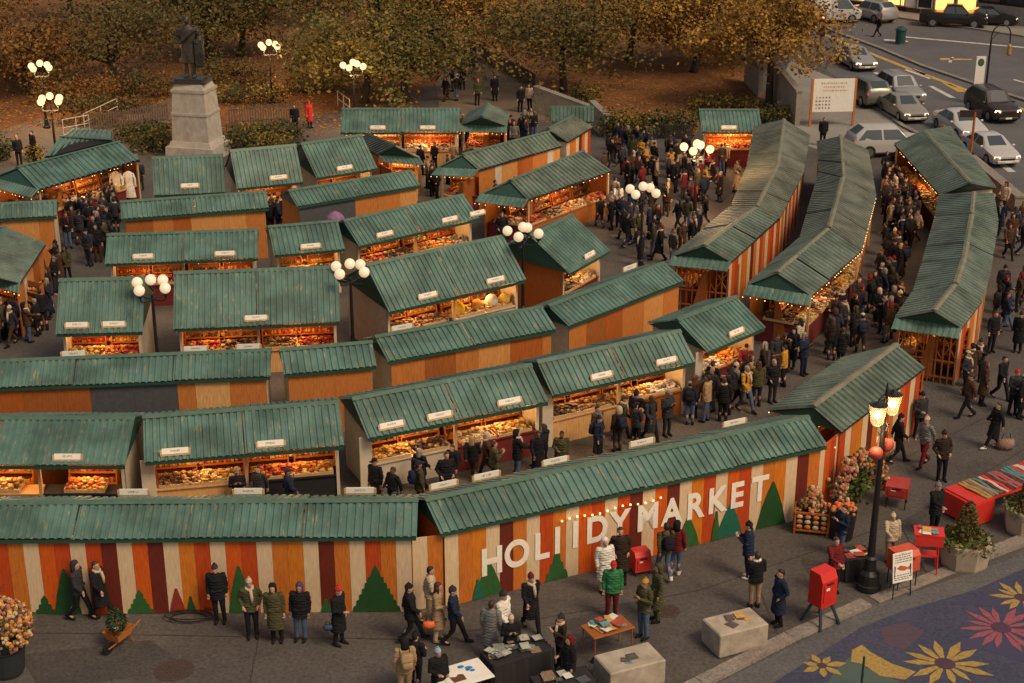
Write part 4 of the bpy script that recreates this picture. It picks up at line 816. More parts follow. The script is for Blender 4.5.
def joints(pose):
    J={}
    for s,n in((-1,'R'),(1,'L')):   # facing -Y ; L is +x
        J['hip'+n]=V((s*.095,0,.90)); J['knee'+n]=V((s*.10,-.015,.49)); J['ank'+n]=V((s*.105,.02,.085)); J['sh'+n]=V((s*.185,.01,1.405)); J['elb'+n]=V((s*.235,.03,1.13)); J['wr'+n]=V((s*.235,-.05,.88)); J['hd'+n]=V((0,-.15,-1))
    if pose=='walk':
        J['kneeL']=V((.10,-.17,.51));J['ankL']=V((.10,-.30,.10));J['kneeR']=V((-.10,.02,.49));J['ankR']=V((-.10,.30,.15))
        J['elbL']=V((.235,.12,1.14));J['wrL']=V((.22,.17,.91));J['elbR']=V((-.235,-.06,1.13));J['wrR']=V((-.20,-.24,.97))
    if pose=='pockets':
        for s,n in((-1,'R'),(1,'L')): J['elb'+n]=V((s*.285,.08,1.14));J['wr'+n]=V((s*.20,-.10,.97));J['hd'+n]=V((-s*.5,-.4,-.8))
    if pose=='phone':
        for s,n in((-1,'R'),(1,'L')): J['elb'+n]=V((s*.24,-.02,1.13));J['wr'+n]=V((s*.08,-.27,1.27));J['hd'+n]=V((-s*.3,-.5,.8))
    if pose=='carry':
        J['elbR']=V((-.25,-.02,1.13));J['wrR']=V((-.12,-.26,1.10));J['hdR']=V((.5,-.8,.1)); J['ankL']=V((.12,-.06,.085))
    if pose=='reach':
        J['elbR']=V((-.23,-.17,1.20));J['wrR']=V((-.17,-.42,1.15));J['hdR']=V((.1,-1,-.1)); J['ankL']=V((.13,.10,.09)); J['kneeL']=V((.12,.0,.49))
    if pose=='sit':
        for s,n in((-1,'R'),(1,'L')): J['knee'+n]=V((s*.13,-.42,.93)); J['ank'+n]=V((s*.13,-.44,.52)); J['elb'+n]=V((s*.25,-.08,1.14)); J['wr'+n]=V((s*.10,-.30,1.08)); J['hd'+n]=V((-s*.4,-.8,-.1))
    return J
def hand(g,w,d,side):
    d=d.normalized(); a=d.cross(V((0,0,1)) if abs(d.z)<.9 else V((0,1,0))).normalized(); pal=d.cross(a)
    c=w+d*.045; g.tube([w-d*.01,w+d*.04,w+d*.085],[.026,.036,.034],8)
    for i,(o,ln) in enumerate(((-.030,.066),(-.010,.078),(.010,.073),(.030,.056))):
        p=w+d*.075+a*o; q=p+d*ln*.55+a*o*.15; e=q+d*ln*.42+pal*.018; g.tube([p,q,e],[.0095,.009,.0075],6)
    t=w+d*.03+a*.03*side; g.tube([t,t+a*.03*side+d*.025,t+a*.038*side+d*.058],[.012,.011,.009],6)
def body_mesh(pose):
    J=joints(pose); g=MB()
    for n in 'LR':
        s=1 if n=='L' else -1
        g.tube([J['sh'+n],J['elb'+n],J['wr'+n]],[.052,.040,.027],8); g.ball(J['elb'+n],.041,8); g.ball(J['sh'+n],.06,8)
        hand(g,J['wr'+n],J['hd'+n],-s)
        g.tube([J['hip'+n],J['knee'+n]],[.085,.055],9); g.tube([J['knee'+n],J['knee'+n].lerp(J['ank'+n],.35)+V((0,.02,0)),J['ank'+n]],[.055,.056,.036],9); g.ball(J['knee'+n],.056,8)
        a=J['ank'+n]; g.tube([a+V((0,.04,-.045)),a+V((0,-.06,-.05)),a+V((0,-.15,-.06))],[.035,.04,.028],8)
    g.loft([(0,0,z,a,b) for z,a,b in((.82,.12,.09),(.92,.155,.105),(1.06,.135,.092),(1.2,.155,.10),(1.34,.185,.105),(1.42,.15,.085),(1.47,.06,.055),(1.56,.052,.055))],14)
    # head
    g.loft([(0,y,z,a,b) for y,z,a,b in((-.025,1.475,.030,.035),(-.025,1.495,.05,.066),(-.018,1.53,.062,.082),(-.008,1.58,.070,.092),(0,1.63,.074,.097),(.004,1.67,.068,.088),(.006,1.70,.045,.058),(.006,1.712,.012,.02))],16)
    g.tube([(0,-.100,1.600),(0,-.112,1.572),(0,-.098,1.562)],[.010,.017,.012],7)
    for s in(-1,1): g.ball((s*.076,.012,1.585),(.012,.02,.033),6); g.ball((s*.03,-.086,1.617),(.022,.014,.009),6)
    me=remesh(g,.0085,2,'body'); me.materials.append(SKIN[0]); me.materials.append(FACE)
    for p in me.polygons:
        c=p.center
        if c.y<-.07 and ((abs(abs(c.x)-.031)<.012 and abs(c.z-1.597)<.0075) or (abs(c.x)<.024 and abs(c.z-1.527)<.006)): p.material_index=1
    return me
def coat_mesh(pose,kind):
    J=joints(pose); g=MB(); dz=0
    r0=[(.0,1.485,.055,.06),(.0,1.45,.10,.085),(.0,1.41,.185,.115),(.0,1.32,.212,.135),(.0,1.2,.20,.14),(.0,1.06,.188,.14),(.0,.95,.198,.145)]
    hem={'jacket':[(0,.80,.205,.150),(0,.785,.195,.14)],'long':[(-.01,.78,.215,.165),(-.01,.60,.225,.185),(-.01,.44,.235,.20),(-.01,.43,.22,.19)],'puffer':[(0,.74,.22,.165),(0,.725,.205,.15)]}[kind]
    if pose=='sit': hem=[(-.03,.86,.20,.17),(-.03,.84,.19,.16)]
    g.loft([(0,y,z,a,b) for y,z,a,b in r0+hem],20)
    if kind=='puffer':
        for z in(.80,.90,1.0,1.1,1.2,1.29): g.loft([(0,0,z-.05,.19,.13),(0,0,z-.02,.222,.158),(0,0,z+.02,.222,.158),(0,0,z+.05,.19,.13)],18)
    k=1.04 if kind!='puffer' else 1.12
    for n in 'LR':
        sh,e,w=J['sh'+n],J['elb'+n],J['wr'+n]; w2=e.lerp(w,.97)
        g.ball(sh+V((0,0,-.005)),(.078*k,.085*k,.075*k),10); g.tube([sh,sh.lerp(e,.5),e,e.lerp(w,.5),w2],[.078*k,.068*k,.060*k,.054*k,.047*k],10); g.ball(e,.061*k,8)
    g.tube([(.0,.05,1.455),(.07,.02,1.46),(.075,-.05,1.43),(0,-.095,1.40),(-.075,-.05,1.43),(-.07,.02,1.46),(0,.05,1.455)],.026,8)
    for s in(-1,1): g.box((s*.11,-.148,1.02 if kind!='puffer' else 1.0),(.1,.02,.07))
    me=remesh(g,.016,2,'coat')
    for v in me.vertices:
        x,y,z=v.co; q=.007*math.sin(z*46+x*23+math.sin(y*19)*2)*math.sin(x*17+y*21+z*9)+.006*math.sin(z*83+y*31)
        n=V((x,y,0)); 
        if n.length>.01: v.co+=n.normalized()*q
    return me
def trouser_mesh(pose):
    J=joints(pose); g=MB()
    for n in 'LR':
        h,k,a=J['hip'+n],J['knee'+n],J['ank'+n]; g.tube([h+V((0,0,.03)) if pose!='sit' else h,h.lerp(k,.5),k,k.lerp(a,.5),a+V((0,0,-.01))],[.108,.092,.072,.064,.056],11); g.ball(k,.072,8)
    g.loft([(0,0,z,a,b) for z,a,b in((.80,.10,.09),(.86,.165,.12),(.95,.172,.125),(1.02,.15,.11))],14)
    return remesh(g,.016,2,'trousers')
def shoe_mesh(pose,n):
    a=joints(pose)['ank'+n]; g=MB(); t=.35 if pose=='walk' and n=='R' else 0
    z=lambda y:a.z-.05+ (t*(y) if t else 0)
    g.tube([a+V((0,.055,-.04)),a+V((0,.0,-.035)),a+V((0,-.09,-.045-.0)),a+V((0,-.185,-.055))],[.043,.05,.046,.03],9); g.tube([a+V((0,.01,-.03)),a+V((0,.0,.06))],[.048,.055],9)
    b=MB(); b.v=[(x,y,max(zz,a.z-.083)+ (t*(y-a.y)*.9 if t else 0)) for x,y,zz in g.v]; b.f=g.f; b.m=g.m
    me=b.build('shoe',[],mesh_only=True); me.polygons.foreach_set('use_smooth',[True]*len(me.polygons)); return me
def head_mesh(kind):
    g=MB()
    if kind=='short': g.loft([(0,y,z,a,b) for y,z,a,b in((.055,1.54,.05,.045),(.045,1.58,.075,.062),(.028,1.63,.081,.082),(.012,1.67,.079,.094),(.008,1.705,.058,.072),(.008,1.722,.018,.025))],14)
    if kind=='long':
        g.loft([(0,y,z,a,b) for y,z,a,b in((.085,1.36,.07,.03),(.075,1.44,.095,.05),(.06,1.52,.092,.055),(.045,1.58,.085,.066),(.028,1.63,.085,.085),(.012,1.67,.082,.097),(.008,1.705,.060,.075),(.008,1.724,.018,.025))],14)
        for s in(-1,1): g.tube([(s*.078,-.03,1.64),(s*.088,-.02,1.55),(s*.09,-.03,1.42),(s*.085,-.05,1.36)],[.018,.026,.026,.012],7)
    if kind=='beanie':
        g.loft([(0,.004,z,a,b) for z,a,b in((1.622,.083,.106),(1.655,.087,.110),(1.66,.083,.105),(1.70,.072,.090),(1.735,.045,.055),(1.745,.012,.015))],16); g.ball((0,.004,1.76),.026,8)
    if kind=='hood':
        g.loft([(0,y,z,a,b) for y,z,a,b in((.045,1.44,.105,.075),(.05,1.52,.105,.085),(.045,1.60,.106,.098),(.03,1.67,.102,.110),(.015,1.72,.075,.085),(.012,1.745,.02,.03))],16); 
    if kind=='cap':
        g.loft([(0,.004,z,a,b) for z,a,b in((1.635,.082,.104),(1.68,.078,.099),(1.715,.055,.07),(1.728,.012,.015))],16); g.box((0,-.13,1.645),(.13,.10,.014))
    if kind=='scarf':
        g.tube([(.0,.075,1.475),(.08,.03,1.475),(.085,-.05,1.455),(0,-.115,1.43),(-.085,-.05,1.455),(-.08,.03,1.475),(0,.075,1.475)],.042,9); g.tube([(.03,-.13,1.43),(.04,-.165,1.25),(.045,-.165,1.08)],[.04,.045,.03],8)
    if kind=='pack':
        g.box((0,.235,1.20),(.30,.17,.42),0,0,.05); g.box((0,.33,1.12),(.24,.06,.2),0,0,.025)
        for s in(-1,1): g.tube([(s*.12,.16,1.42),(s*.125,.03,1.475),(s*.13,-.12,1.38),(s*.14,-.14,1.2),(s*.15,.02,1.04)],.022,6)
    me=g.build({'short':'hair','long':'hair','scarf':'scarf','pack':'backpack','hood':'hood','beanie':'hat','cap':'hat'}[kind],[],mesh_only=True); me.polygons.foreach_set('use_smooth',[True]*len(me.polygons)); return me
BASE={}; VAR={}
def mesh(kind,*k):
    key=(kind,)+k
    if key not in BASE: BASE[key]={'body':lambda:body_mesh(*k),'coat':lambda:coat_mesh(*k),'trousers':lambda:trouser_mesh(*k),'shoe':lambda:shoe_mesh(*k),'head':lambda:head_mesh(*k)}[kind]()
    return BASE[key]
def colored(m_,ma,kind):
    key=(kind,ma.name)
    if key not in VAR:
        c=m_.copy()
        if len(c.materials): c.materials[0]=ma
        else: c.materials.append(ma)
        VAR[key]=c
    return VAR[key]
PEOPLE=[]
WORDC={'jacket':'jacket','long':'long coat','puffer':'padded jacket'}
POSEW={'stand':'standing','walk':'walking','pockets':'hands pocketed','phone':'hands raised','carry':'arm bent','reach':'reaching','sit':'sitting'}
def person(x,y,face,coat='black',kind='jacket',trousers='black',head='short',headc='black',pose='stand',skin=0,place='',scarf=None,pack=None,shoes='black',hgt=1.0,label=None,z=0,lean=0):
    o=link('person',colored(mesh('body',pose),SKIN[skin],('body',pose)),None,(x,y,z)); o.rotation_euler=(lean or math.sin(x*7.3+y)*.045,math.sin(x*5.1-y*3)*.04,face); o.scale=(hgt,)*3
    def kid(nm,me): return link(nm,me,o)
    kid('coat',colored(mesh('coat',pose,kind),cloth(coat),('coat',pose,kind))); kid('trousers',colored(mesh('trousers',pose),cloth(trousers),('tr',pose)))
    for n in 'LR': kid('shoe',colored(mesh('shoe',pose,n),cloth(shoes),('shoe',pose,n)))
    nm={'short':'hair','long':'hair','hood':'hood'}.get(head,'hat'); hm=hairm(headc) if nm=='hair' else cloth(headc)
    kid(nm,colored(mesh('head',head),hm,('head',head)))
    if nm=='hat': kid('hair',colored(mesh('head','short'),hairm(['black','brown'][skin%2]),('head','short')))
    if scarf: kid('scarf',colored(mesh('head','scarf'),cloth(scarf),('head','scarf')))
    if pack: kid('backpack',colored(mesh('head','pack'),cloth(pack),('head','pack')))
    hw={'short':f'{headc} hair','long':f'long {headc} hair','beanie':f'{headc} hat','hood':f'{headc} hood','cap':f'{headc} cap'}[head]
    if label is None: label=f'person {POSEW[pose]}, {coat} {WORDC[kind]}, {hw}, {place}'
    tag(o,label,'person','people at the market'); PEOPLE.append((x,y)); return o
def inpoly(x,y,P):
    c=False;j=len(P)-1
    for i in range(len(P)):
        if (P[i][1]>y)!=(P[j][1]>y) and x<(P[j][0]-P[i][0])*(y-P[i][1])/(P[j][1]-P[i][1])+P[i][0]: c=not c
        j=i
    return c
def free(x,y,d=.55):
    if any(inpoly(x,y,P) for P in FOOT): return False
    for P in FOOT:
        for i in range(len(P)):
            a=V(P[i]);b=V(P[(i+1)%len(P)]); q=V((x,y)); t=max(0,min(1,(q-a).dot(b-a)/max(1e-6,(b-a).length_squared)))
            if (a+(b-a)*t-q).length<.28: return False
    return all((x-a)**2+(y-b)**2>d*d for a,b in PEOPLE)
CAM=0.0; AWAY=math.pi; RIGHT=math.pi/2; LEFTF=-math.pi/2   # body faces -Y at 0; +90deg turns it to face +X
ST='on the street by the striped wall'
def P(px,py,*a,**k):
    p=at(px,py); k['hgt']=k.get('hgt',1)*(1.04 if py>450 else 1.0); return person(p.x,p.y,*a,**k)
# ---- foreground, one by one
P(81,619,RIGHT-.2,'charcoal','jacket','black','hood','charcoal','walk',0,label='person in grey hooded jacket walking past the left painted trees, head down',hgt=1.03)
P(103,619,RIGHT-.4,'black','long','black','short','brown','walk',0,scarf='beige',label='person in black coat with beige scarf walking behind the grey hooded one')
P(221,622,0,'black','puffer','black','beanie','charcoal','stand',0,label='person in black padded jacket before the green tree painted on the left wall')
P(253,637,.2,'olive','jacket','black','beanie','beige','pockets',0,scarf='beige',label='person in olive jacket, pale hat and scarf, leftmost of three facing the camera')
P(278,641,0,'olive','long','black','hood','black','stand',0,label='person in long olive coat and black hood, middle of three facing the camera')
P(301,640,-.1,'black','puffer','denim','hood','purple','stand',1,label='person in black jacket, purple hood and jeans, rightmost of three facing the camera')
P(338,644,RIGHT-.5,'black','long','black','beanie','red','carry',0,label='person in long black coat and bright red hat left of the layered tree')
P(412,641,RIGHT+.1,'black','puffer','black','beanie','black','walk',0,label='person in black padded jacket and black hat walking right of the layered tree')
P(429,622,RIGHT,'beige','jacket','tan','short','black','walk',0,label='person in pale beige jacket half hidden behind the tan-coated walker',hgt=.97)
P(437,641,RIGHT-.2,'tan','long','beige','long','brown','carry',0,shoes='tan',label='person in long tan coat with brown hair carrying an orange bag')
P(455,644,RIGHT-.1,'navy','jacket','black','beanie','charcoal','walk',0,label='person in navy jacket and dark hat walking ahead of the tan coat')
P(490,658,AWAY-.3,'grey','long','olive','short','brown','stand',0,label='person in long grey-green coat seen from behind at the black book table')
P(504,648,RIGHT-.6,'white','puffer','white','beanie','charcoal','walk',0,shoes='beige',label='person all in white beside the black book table')
P(531,630,.4,'black','long','black','beanie','dark red','walk',0,scarf='beige',label='person in long black coat, dark red hat and beige scarf below the letter O')
P(509,668,.2,'black','jacket','black','beanie','beige','phone',0,hgt=.9,label='person in black with pale hat behind the black book table')
P(560,668,LEFTF+.4,'dark brown','jacket','black','beanie','charcoal','phone',0,scarf='beige',hgt=.92,label='person in dark brown jacket looking down at a phone between two tables')
P(605,592,.3,'white','long','beige','hood','white','stand',0,label='person in hooded white coat standing below the letter Y')
P(621,583,.1,'dark brown','long','black','short','brown','pockets',0,label='person in dark brown coat close to the lettered wall, left of the red box')
P(611,617,.0,'green','jacket','dark red','cap','red','stand',0,label='person in green jacket, red cap and dark red trousers in mid street')
P(656,621,LEFTF+.2,'olive','long','olive','hood','olive','stand',1,label='person in long hooded olive coat facing the phone user')
P(643,638,LEFTF+.7,'olive','jacket','denim','beanie','mustard','phone',1,label='person with mustard hat holding a phone, jeans, above the concrete block')
P(663,579,AWAY+.3,'olive','jacket','denim','short','black','walk',1,pack='black',shoes='white',label='person in jeans with black backpack right of the small red box')
P(675,574,AWAY-.4,'dark red','jacket','denim','hood','black','stand',0,shoes='white',label='person in dark red and black jacket with jeans at the letter A')
P(748,578,LEFTF-.3,'navy','puffer','black','beanie','black','phone',0,shoes='white',label='person in navy padded jacket photographing the wall below the letter T')
P(754,607,AWAY+.2,'black','jacket','tan','short','brown','phone',0,scarf='white',label='person in black jacket, white scarf and tan trousers behind right concrete block')
P(778,625,LEFTF+.3,'navy','long','black','short','black','pockets',0,label='person in navy coat with black hair standing right of the concrete block')
P(833,594,.4,'dark red','jacket','black','short','brown','reach',0,label='person in dark red jacket behind the tall red box on black legs')
P(838,556,LEFTF+.5,'navy','jacket','denim','short','black','phone',0,hgt=.95,label='person in navy jacket and jeans in front of the dark flower bin')
P(933,536,.5,'black','puffer','black','beanie','grey','reach',0,label='person in black padded jacket and grey hat behind the concrete planter')
P(890,562,.1,'beige','jacket','tan','beanie','beige','reach',0,hgt=.92,label='person in beige clothes and pale hat leaning over the black vendor table')
P(924,466,LEFTF+.6,'grey','jacket','dark red','beanie','beige','walk',0,label='person in grey striped sweater and dark red trousers walking beside the flower arch')
P(941,481,.2,'dark brown','jacket','black','beanie','dark brown','pockets',0,label='person in dark brown jacket and black trousers above the concrete planter')
P(896,463,RIGHT,'black','jacket','black','beanie','black','walk',0,label='person all in black walking beside the striped corner stall')
P(917,437,.3,'charcoal','jacket','black','beanie','black','carry',0,label='person in charcoal jacket and black hat near the corner stall end')
P(991,448,LEFTF+.2,'black','long','black','short','brown','walk',0,shoes='white',label='person in black coat and white shoes striding above the red cloth table')
P(966,418,LEFTF,'brown','jacket','black','beanie','brown','walk',0,label='person in brown jacket and brown hat right of the outer lattice stall')
P(981,405,RIGHT,'brown','long','black','long','brown','stand',1,label='person in brown coat with long hair right of the outer lattice stall')
P(999,399,.6,'black','jacket','black','short','black','walk',0,label='person in black jacket walking at right, third from the outer lattice stall')
P(1011,414,.3,'charcoal','jacket','black','beanie','red','carry',0,label='person in charcoal jacket and red hat at the right edge')
P(1019,418,.9,'black','long','black','beanie','white','stand',0,label='person in black coat and white hat cut by the right edge')
P(405,700,AWAY+.3,'tan','jacket','tan','hood','black','stand',0,pack='tan',label='person with tan backpack and black hood at the bottom edge')
P(415,690,AWAY-.5,'black','jacket','black','beanie','black','carry',0,hgt=.97,label='person in black jacket and black hat beside the tan backpack at bottom')
P(440,704,.5,'black','jacket','black','beanie','light blue','carry',0,hgt=.95,label='person in black with pale blue hat behind the white poster table')
P(569,692,LEFTF+.4,'black','puffer','black','hood','dark red','carry',0,hgt=.95,label='person in black jacket with dark red hood at the bottom book tables')
P(990,352,.4,'black','jacket','black','short','brown','stand',0,label='person in black jacket standing alone right of the outer curved row')
P(1017,352,-.5,'black','long','black','beanie','dark brown','stand',0,label='person in black coat right of the lone black jacket, near right edge')
P(1020,234,.5,'brown','long','black','long','fair','stand',0,label='person in brown coat with fair hair by the pale barrier at right edge')
# ---- around park, path and avenue
for px,py,f,c,k,h,hc,lb in ((477,105,.3,'olive','jacket','beanie','orange','person in olive jacket and orange hat on the park path'),(495,101,.2,'black','long','short','black','person in black coat on the park path right of the orange hat'),
  (20,165,.5,'black','jacket','beanie','orange','person in black jacket and orange hat beside the far left bush'),(35,160,-.8,'black','puffer','short','black','person in black padded jacket bending by the far left lamps'),(822,146,0,'black','jacket','short','brown','person in black jacket between the curved roofs below the billboard'),
  (520,112,.4,'black','jacket','short','brown','person in black jacket near the stone ramp foot'),(530,110,-.5,'beige','jacket','long','brown','person in beige jacket near the stone ramp foot'),(296,132,.2,'black','jacket','short','black','person in black jacket left of the far twin stall'),(310,128,.8,'red','long','beanie','red','person in red coat and red hat left of the far twin stall'),
  (877,37,LEFTF,'black','jacket','short','black','person in black crossing behind the far white car')):
    P(px,py,f,c,k,'black',h,hc,'walk' if 'crossing' in lb else 'stand',0,label=lb)
# ---- crowds: (photo polygon on the ground, number, coats, place)
DK=['black','black','black','charcoal','navy','dark brown','brown','black','olive','charcoal']
MX=['black','black','charcoal','navy','brown','dark red','olive','dark brown','tan','grey','black','beige','navy','brown','charcoal','black','white','red','mustard']
ZONES=[([(375,503),(512,470),(560,455),(560,480),(470,498),(372,520)],13,DK,'before the pale counter'),
 ([(590,446),(700,412),(715,425),(600,462)],11,MX,'by the plywood counter'),
 ([(228,508),(340,503),(340,515),(228,518)],3,DK,'before left red goods'),
 ([(702,405),(760,378),(800,352),(815,372),(778,400),(720,424)],17,MX,'beside the end stall'),
 ([(815,352),(862,300),(885,255),(905,270),(890,310),(905,330),(870,352),(840,380)],36,DK,'in right lane'),
 ([(882,255),(885,205),(884,182),(900,176),(915,190),(922,215),(915,250)],13,MX,'far up right lane'),
 ([(602,165),(690,160),(735,172),(735,205),(690,215),(660,200),(598,185)],22,MX,'under bright plaza lamp'),
 ([(620,215),(700,205),(710,235),(680,262),(650,275),(618,262)],22,DK,'near unlit plaza lamp'),
 ([(600,150),(640,150),(640,165),(600,170)],7,DK,'before the long hedge'),
 ([(590,200),(615,196),(622,240),(596,246)],6,MX,'beside red scarf stall'),
 ([(66,235),(98,215),(118,195),(118,235),(102,268),(66,290)],17,DK,'in packed left alley'),
 ([(-10,330),(35,300),(62,270),(60,300),(38,345),(-10,352)],16,DK,'by left gabled stall'),
 ([(105,195),(142,175),(142,200),(120,215)],6,MX,'near the statue stalls'),
 ([(462,140),(500,138),(530,128),(535,140),(510,160),(470,152)],12,MX,'behind far gabled stalls'),
 ([(385,150),(455,142),(455,152),(425,168),(385,160)],8,MX,'before far twin stall'),
 ([(150,280),(262,272),(268,280),(150,290)],4,DK,'behind the steep roofs'),
 ([(495,232),(520,215),(522,232),(500,250)],4,DK,'beside the central stall'),
 ([(892,360),(960,400),(985,380),(960,350),(1010,330),(1030,300),(1000,300),(970,340)],11,DK,'on the right paving'),
 ([(985,215),(1015,210),(1024,260),(1002,270)],7,MX,'behind outer curved row'),
 ([(445,92),(470,88),(468,108),(446,108)],4,DK,'beside the park path')]
cr=random.Random(21); CROWD=[]
for poly,n,cols,place in ZONES:
    W=[at(*p) for p in poly]; W2=[(p.x,p.y) for p in W]; xs=[p[0] for p in W2];ys=[p[1] for p in W2]; k=0
    for tr in range(4000):
        if k>=n: break
        x=cr.uniform(min(xs),max(xs));y=cr.uniform(min(ys),max(ys))
        if not inpoly(x,y,W2) or not free(x,y,.5): continue
        hd=cr.choice(['short','short','long','beanie','hood','cap']); 
        hc=cr.choice(['black','brown','black','brown','fair','grey']) if hd in('short','long') else cr.choice(['black','charcoal','dark red','grey','navy','black','beige','brown','black'])
        o=person(x,y,cr.uniform(-3.1,3.1),cr.choice(cols),cr.choice(['jacket','jacket','long','puffer']),cr.choice(['black','black','navy','denim','charcoal','brown']),hd,hc,cr.choice(['stand','walk','walk','pockets','phone','carry','reach']),cr.choice([0,0,0,1,1,2]),place,scarf=cr.choice([None]*6+['beige','dark red','grey']),pack=cr.choice([None]*7+['black','navy']),hgt=cr.uniform(.93,1.05)); k+=1

# ---- the densest, farthest crowd that reads as one mass
FIG=[cloth(c) for c in ('black','charcoal','navy','brown','olive','dark red','tan','grey')]+[SKIN[0],hairm('black'),cloth('black')]
g=MB(); far=[([(602,150),(690,152),(738,160),(738,205),(690,215),(660,200),(598,185)],30),([(885,225),(884,182),(900,174),(915,186),(920,205),(908,250)],46),([(66,225),(98,205),(118,190),(118,215),(100,245)],30),([(-10,320),(30,300),(45,290),(30,335),(-10,345)],10),([(600,210),(690,205),(700,240),(640,262),(615,250)],6),([(385,150),(520,140),(530,150),(430,168)],16),([(262,200),(285,205),(282,235),(262,232)],5),([(418,172),(485,160),(480,195),(430,200)],12),([(485,215),(530,203),(528,240),(500,248)],9)]
for poly,n in far:
    W2=[tuple(at(*p))[:2] for p in poly]; xs=[p[0] for p in W2];ys=[p[1] for p in W2]; k=0
    for tr in range(3000):
        if k>=n: break
        x=cr.uniform(min(xs),max(xs));y=cr.uniform(min(ys),max(ys))
        if not inpoly(x,y,W2) or not free(x,y,.40): continue
        PEOPLE.append((x,y)); k+=1; h=cr.uniform(.94,1.05); c=cr.choice([0,0,0,0,1,1,2,3,3,4,5,0,2,6]); a=cr.uniform(0,6.3); b=MB()
        for s in(-1,1):
            b.tube([(s*.1,s*.06,0),(s*.1,s*.02,.5),(s*.08,0,.9)],[.06,.075,.10],8,10); b.tube([(s*.2,0,1.42),(s*.27,.03,1.15),(s*.22,-.1,.92)],[.075,.06,.045],7,c); b.ball((s*.22,-.12,.88),.045,6,8)
            b.tube([(s*.1,.06+s*.06,.04),(s*.1,-.14+s*.06,.035)],[.05,.035],6,10)
        b.loft([(0,0,z,p,q) for z,p,q in((.72,.2,.16),(.95,.19,.14),(1.2,.2,.135),(1.4,.19,.11),(1.48,.08,.07))],10,c)
        b.ball((0,-.01,1.6),(.075,.095,.12),9,8,6); b.ball((0,.015,1.645),(.085,.1,.09),9,9,5)
        g.add([(x+h*(vx*math.cos(a)-vy*math.sin(a)),y+h*(vx*math.sin(a)+vy*math.cos(a)),h*vz) for vx,vy,vz in b.v],b.f,0); g.m[-len(b.m):]=b.m
tag(g.build('distant_crowd',FIG,smooth=True),'dense dark-coated crowd filling gaps between visitors in the far lanes','crowd',kind='stuff')
# ================================================================= STREET THINGS
def box_thing(): pass
PAPER=[mat('print_paper_white',(.62,.58,.50),var=.1,scale=8),mat('print_paper_teal',(.10,.26,.25),var=.3,scale=8),mat('print_paper_gold',(.50,.28,.08),var=.3,scale=8),mat('print_paper_dark',(.09,.07,.06),var=.4,scale=8),mat('print_paper_red',(.36,.06,.04),var=.3,scale=8)]
GREYPAP=[mat('print_grey',(.20,.20,.17),var=.5,scale=14),mat('print_pale_grey',(.38,.36,.30),var=.4,scale=14),mat('print_slate',(.07,.08,.08),var=.4,scale=10),mat('print_paper_white',(.62,.58,.50)),mat('print_sepia',(.22,.14,.08),var=.4,scale=12)]
def papers(parent,w_,d,z,n,seed,name='print',tilt=.0,pal=None):
    r=random.Random(seed)
    for i in range(n):
        g=MB(); a=r.uniform(.16,.30); g.box((0,0,0),(a,a*r.uniform(.7,1.3),.012),0,0); 
        g.build(name,(pal or PAPER)[r.randrange(5)],parent,(r.uniform(-w_,w_),r.uniform(-d,d),z+.0075*i),rz=r.uniform(-.4,.4))
CB=mat('stained_concrete_block',(.34,.285,.22),rough=.85,scale=2.5,var=.28,bump=.3)
def conc_block(px0,px1,label,h,lx,ly,rz,seed):
    c=at(px0,px1); g=MB(); g.box((0,0,h/2),(lx,ly,h),0,0,.035); o=g.build('concrete_block',CB,None,(c.x,c.y,0),rz=rz); tag(o,label,'concrete block','concrete blocks on the street'); return o,c
o,c=conc_block(734,644,'stained concrete block strewn with papers, in front of the navy-coated person',.72,1.5,.95,R(24),1)
def pile(c,z,rz,label,seed,n=6,w_=.4,d=.25):
    r=empty('paper_pile',(c.x,c.y,z),label,'papers','paper piles on street furniture',rz); papers(r,w_,d,.008,n,seed)
pile(c,.722,R(24),'loose papers lying on the right concrete block',3,5)
o,c2=conc_block(629,681,'concrete block at the bottom edge beside the print cart',.72,1.6,.95,R(24),2); pile(c2,.722,R(24),'few dark leaflets on the bottom concrete block',8,3,.2,.15)
TBL=mat('black_table_cloth',(.018,.016,.017),rough=.85)
def table(px,py,w_,d,h,rz,label,topm,n,seed,legm=BLK,drape=None,cat='table'):
    c=at(px,py); root=empty('vendor_table',(c.x,c.y,0),label,cat,'vendor tables on the street',rz)
    g=MB(); g.box((0,0,h-.02),(w_,d,.04),0,0,.01); g.build('tabletop',topm,root)
    for x in(-1,1):
        for y in(-1,1):
            g=MB(); g.tube([(x*(w_/2-.06),y*(d/2-.06),0),(x*(w_/2-.06),y*(d/2-.06),h-.04)],.022,6); g.build('leg',legm,root)
    if drape:
        g=MB(); k=14
        for (a,b) in (((-w_/2,-d/2),(w_/2,-d/2)),((w_/2,-d/2),(w_/2,d/2)),((-w_/2,d/2),(-w_/2,-d/2))):
            a,b=V((*a,0)),V((*b,0)); nn=(b-a).normalized(); nn=V((nn.y,-nn.x,0))
            for i in range(k):
                p=a.lerp(b,i/k)+nn*.03*math.sin(i*2.1);q=a.lerp(b,(i+1)/k)+nn*.03*math.sin((i+1)*2.1)
                g.quad((p.x+nn.x*.06,p.y+nn.y*.06,.08),(q.x+nn.x*.06,q.y+nn.y*.06,.08),(q.x,q.y,h),(p.x,p.y,h))
        g.build('cloth_skirt',drape,root)
    return root,c
def spread(c,z,rz,label,seed,n,w_,d,cat='goods',name='print_spread',pal=None):
    r=empty(name,(c.x,c.y,z),label,cat,'wares laid out on vendor tables',rz); papers(r,w_,d,.008,n,seed,pal=pal)
_,c=table(517,676,1.75,.8,.78,R(28),'black folding table of framed pictures at bottom centre',TBL,0,1,drape=TBL); spread(c,.785,R(28),'framed pictures and papers laid on the black folding table',11,20,.7,.28,pal=GREYPAP)
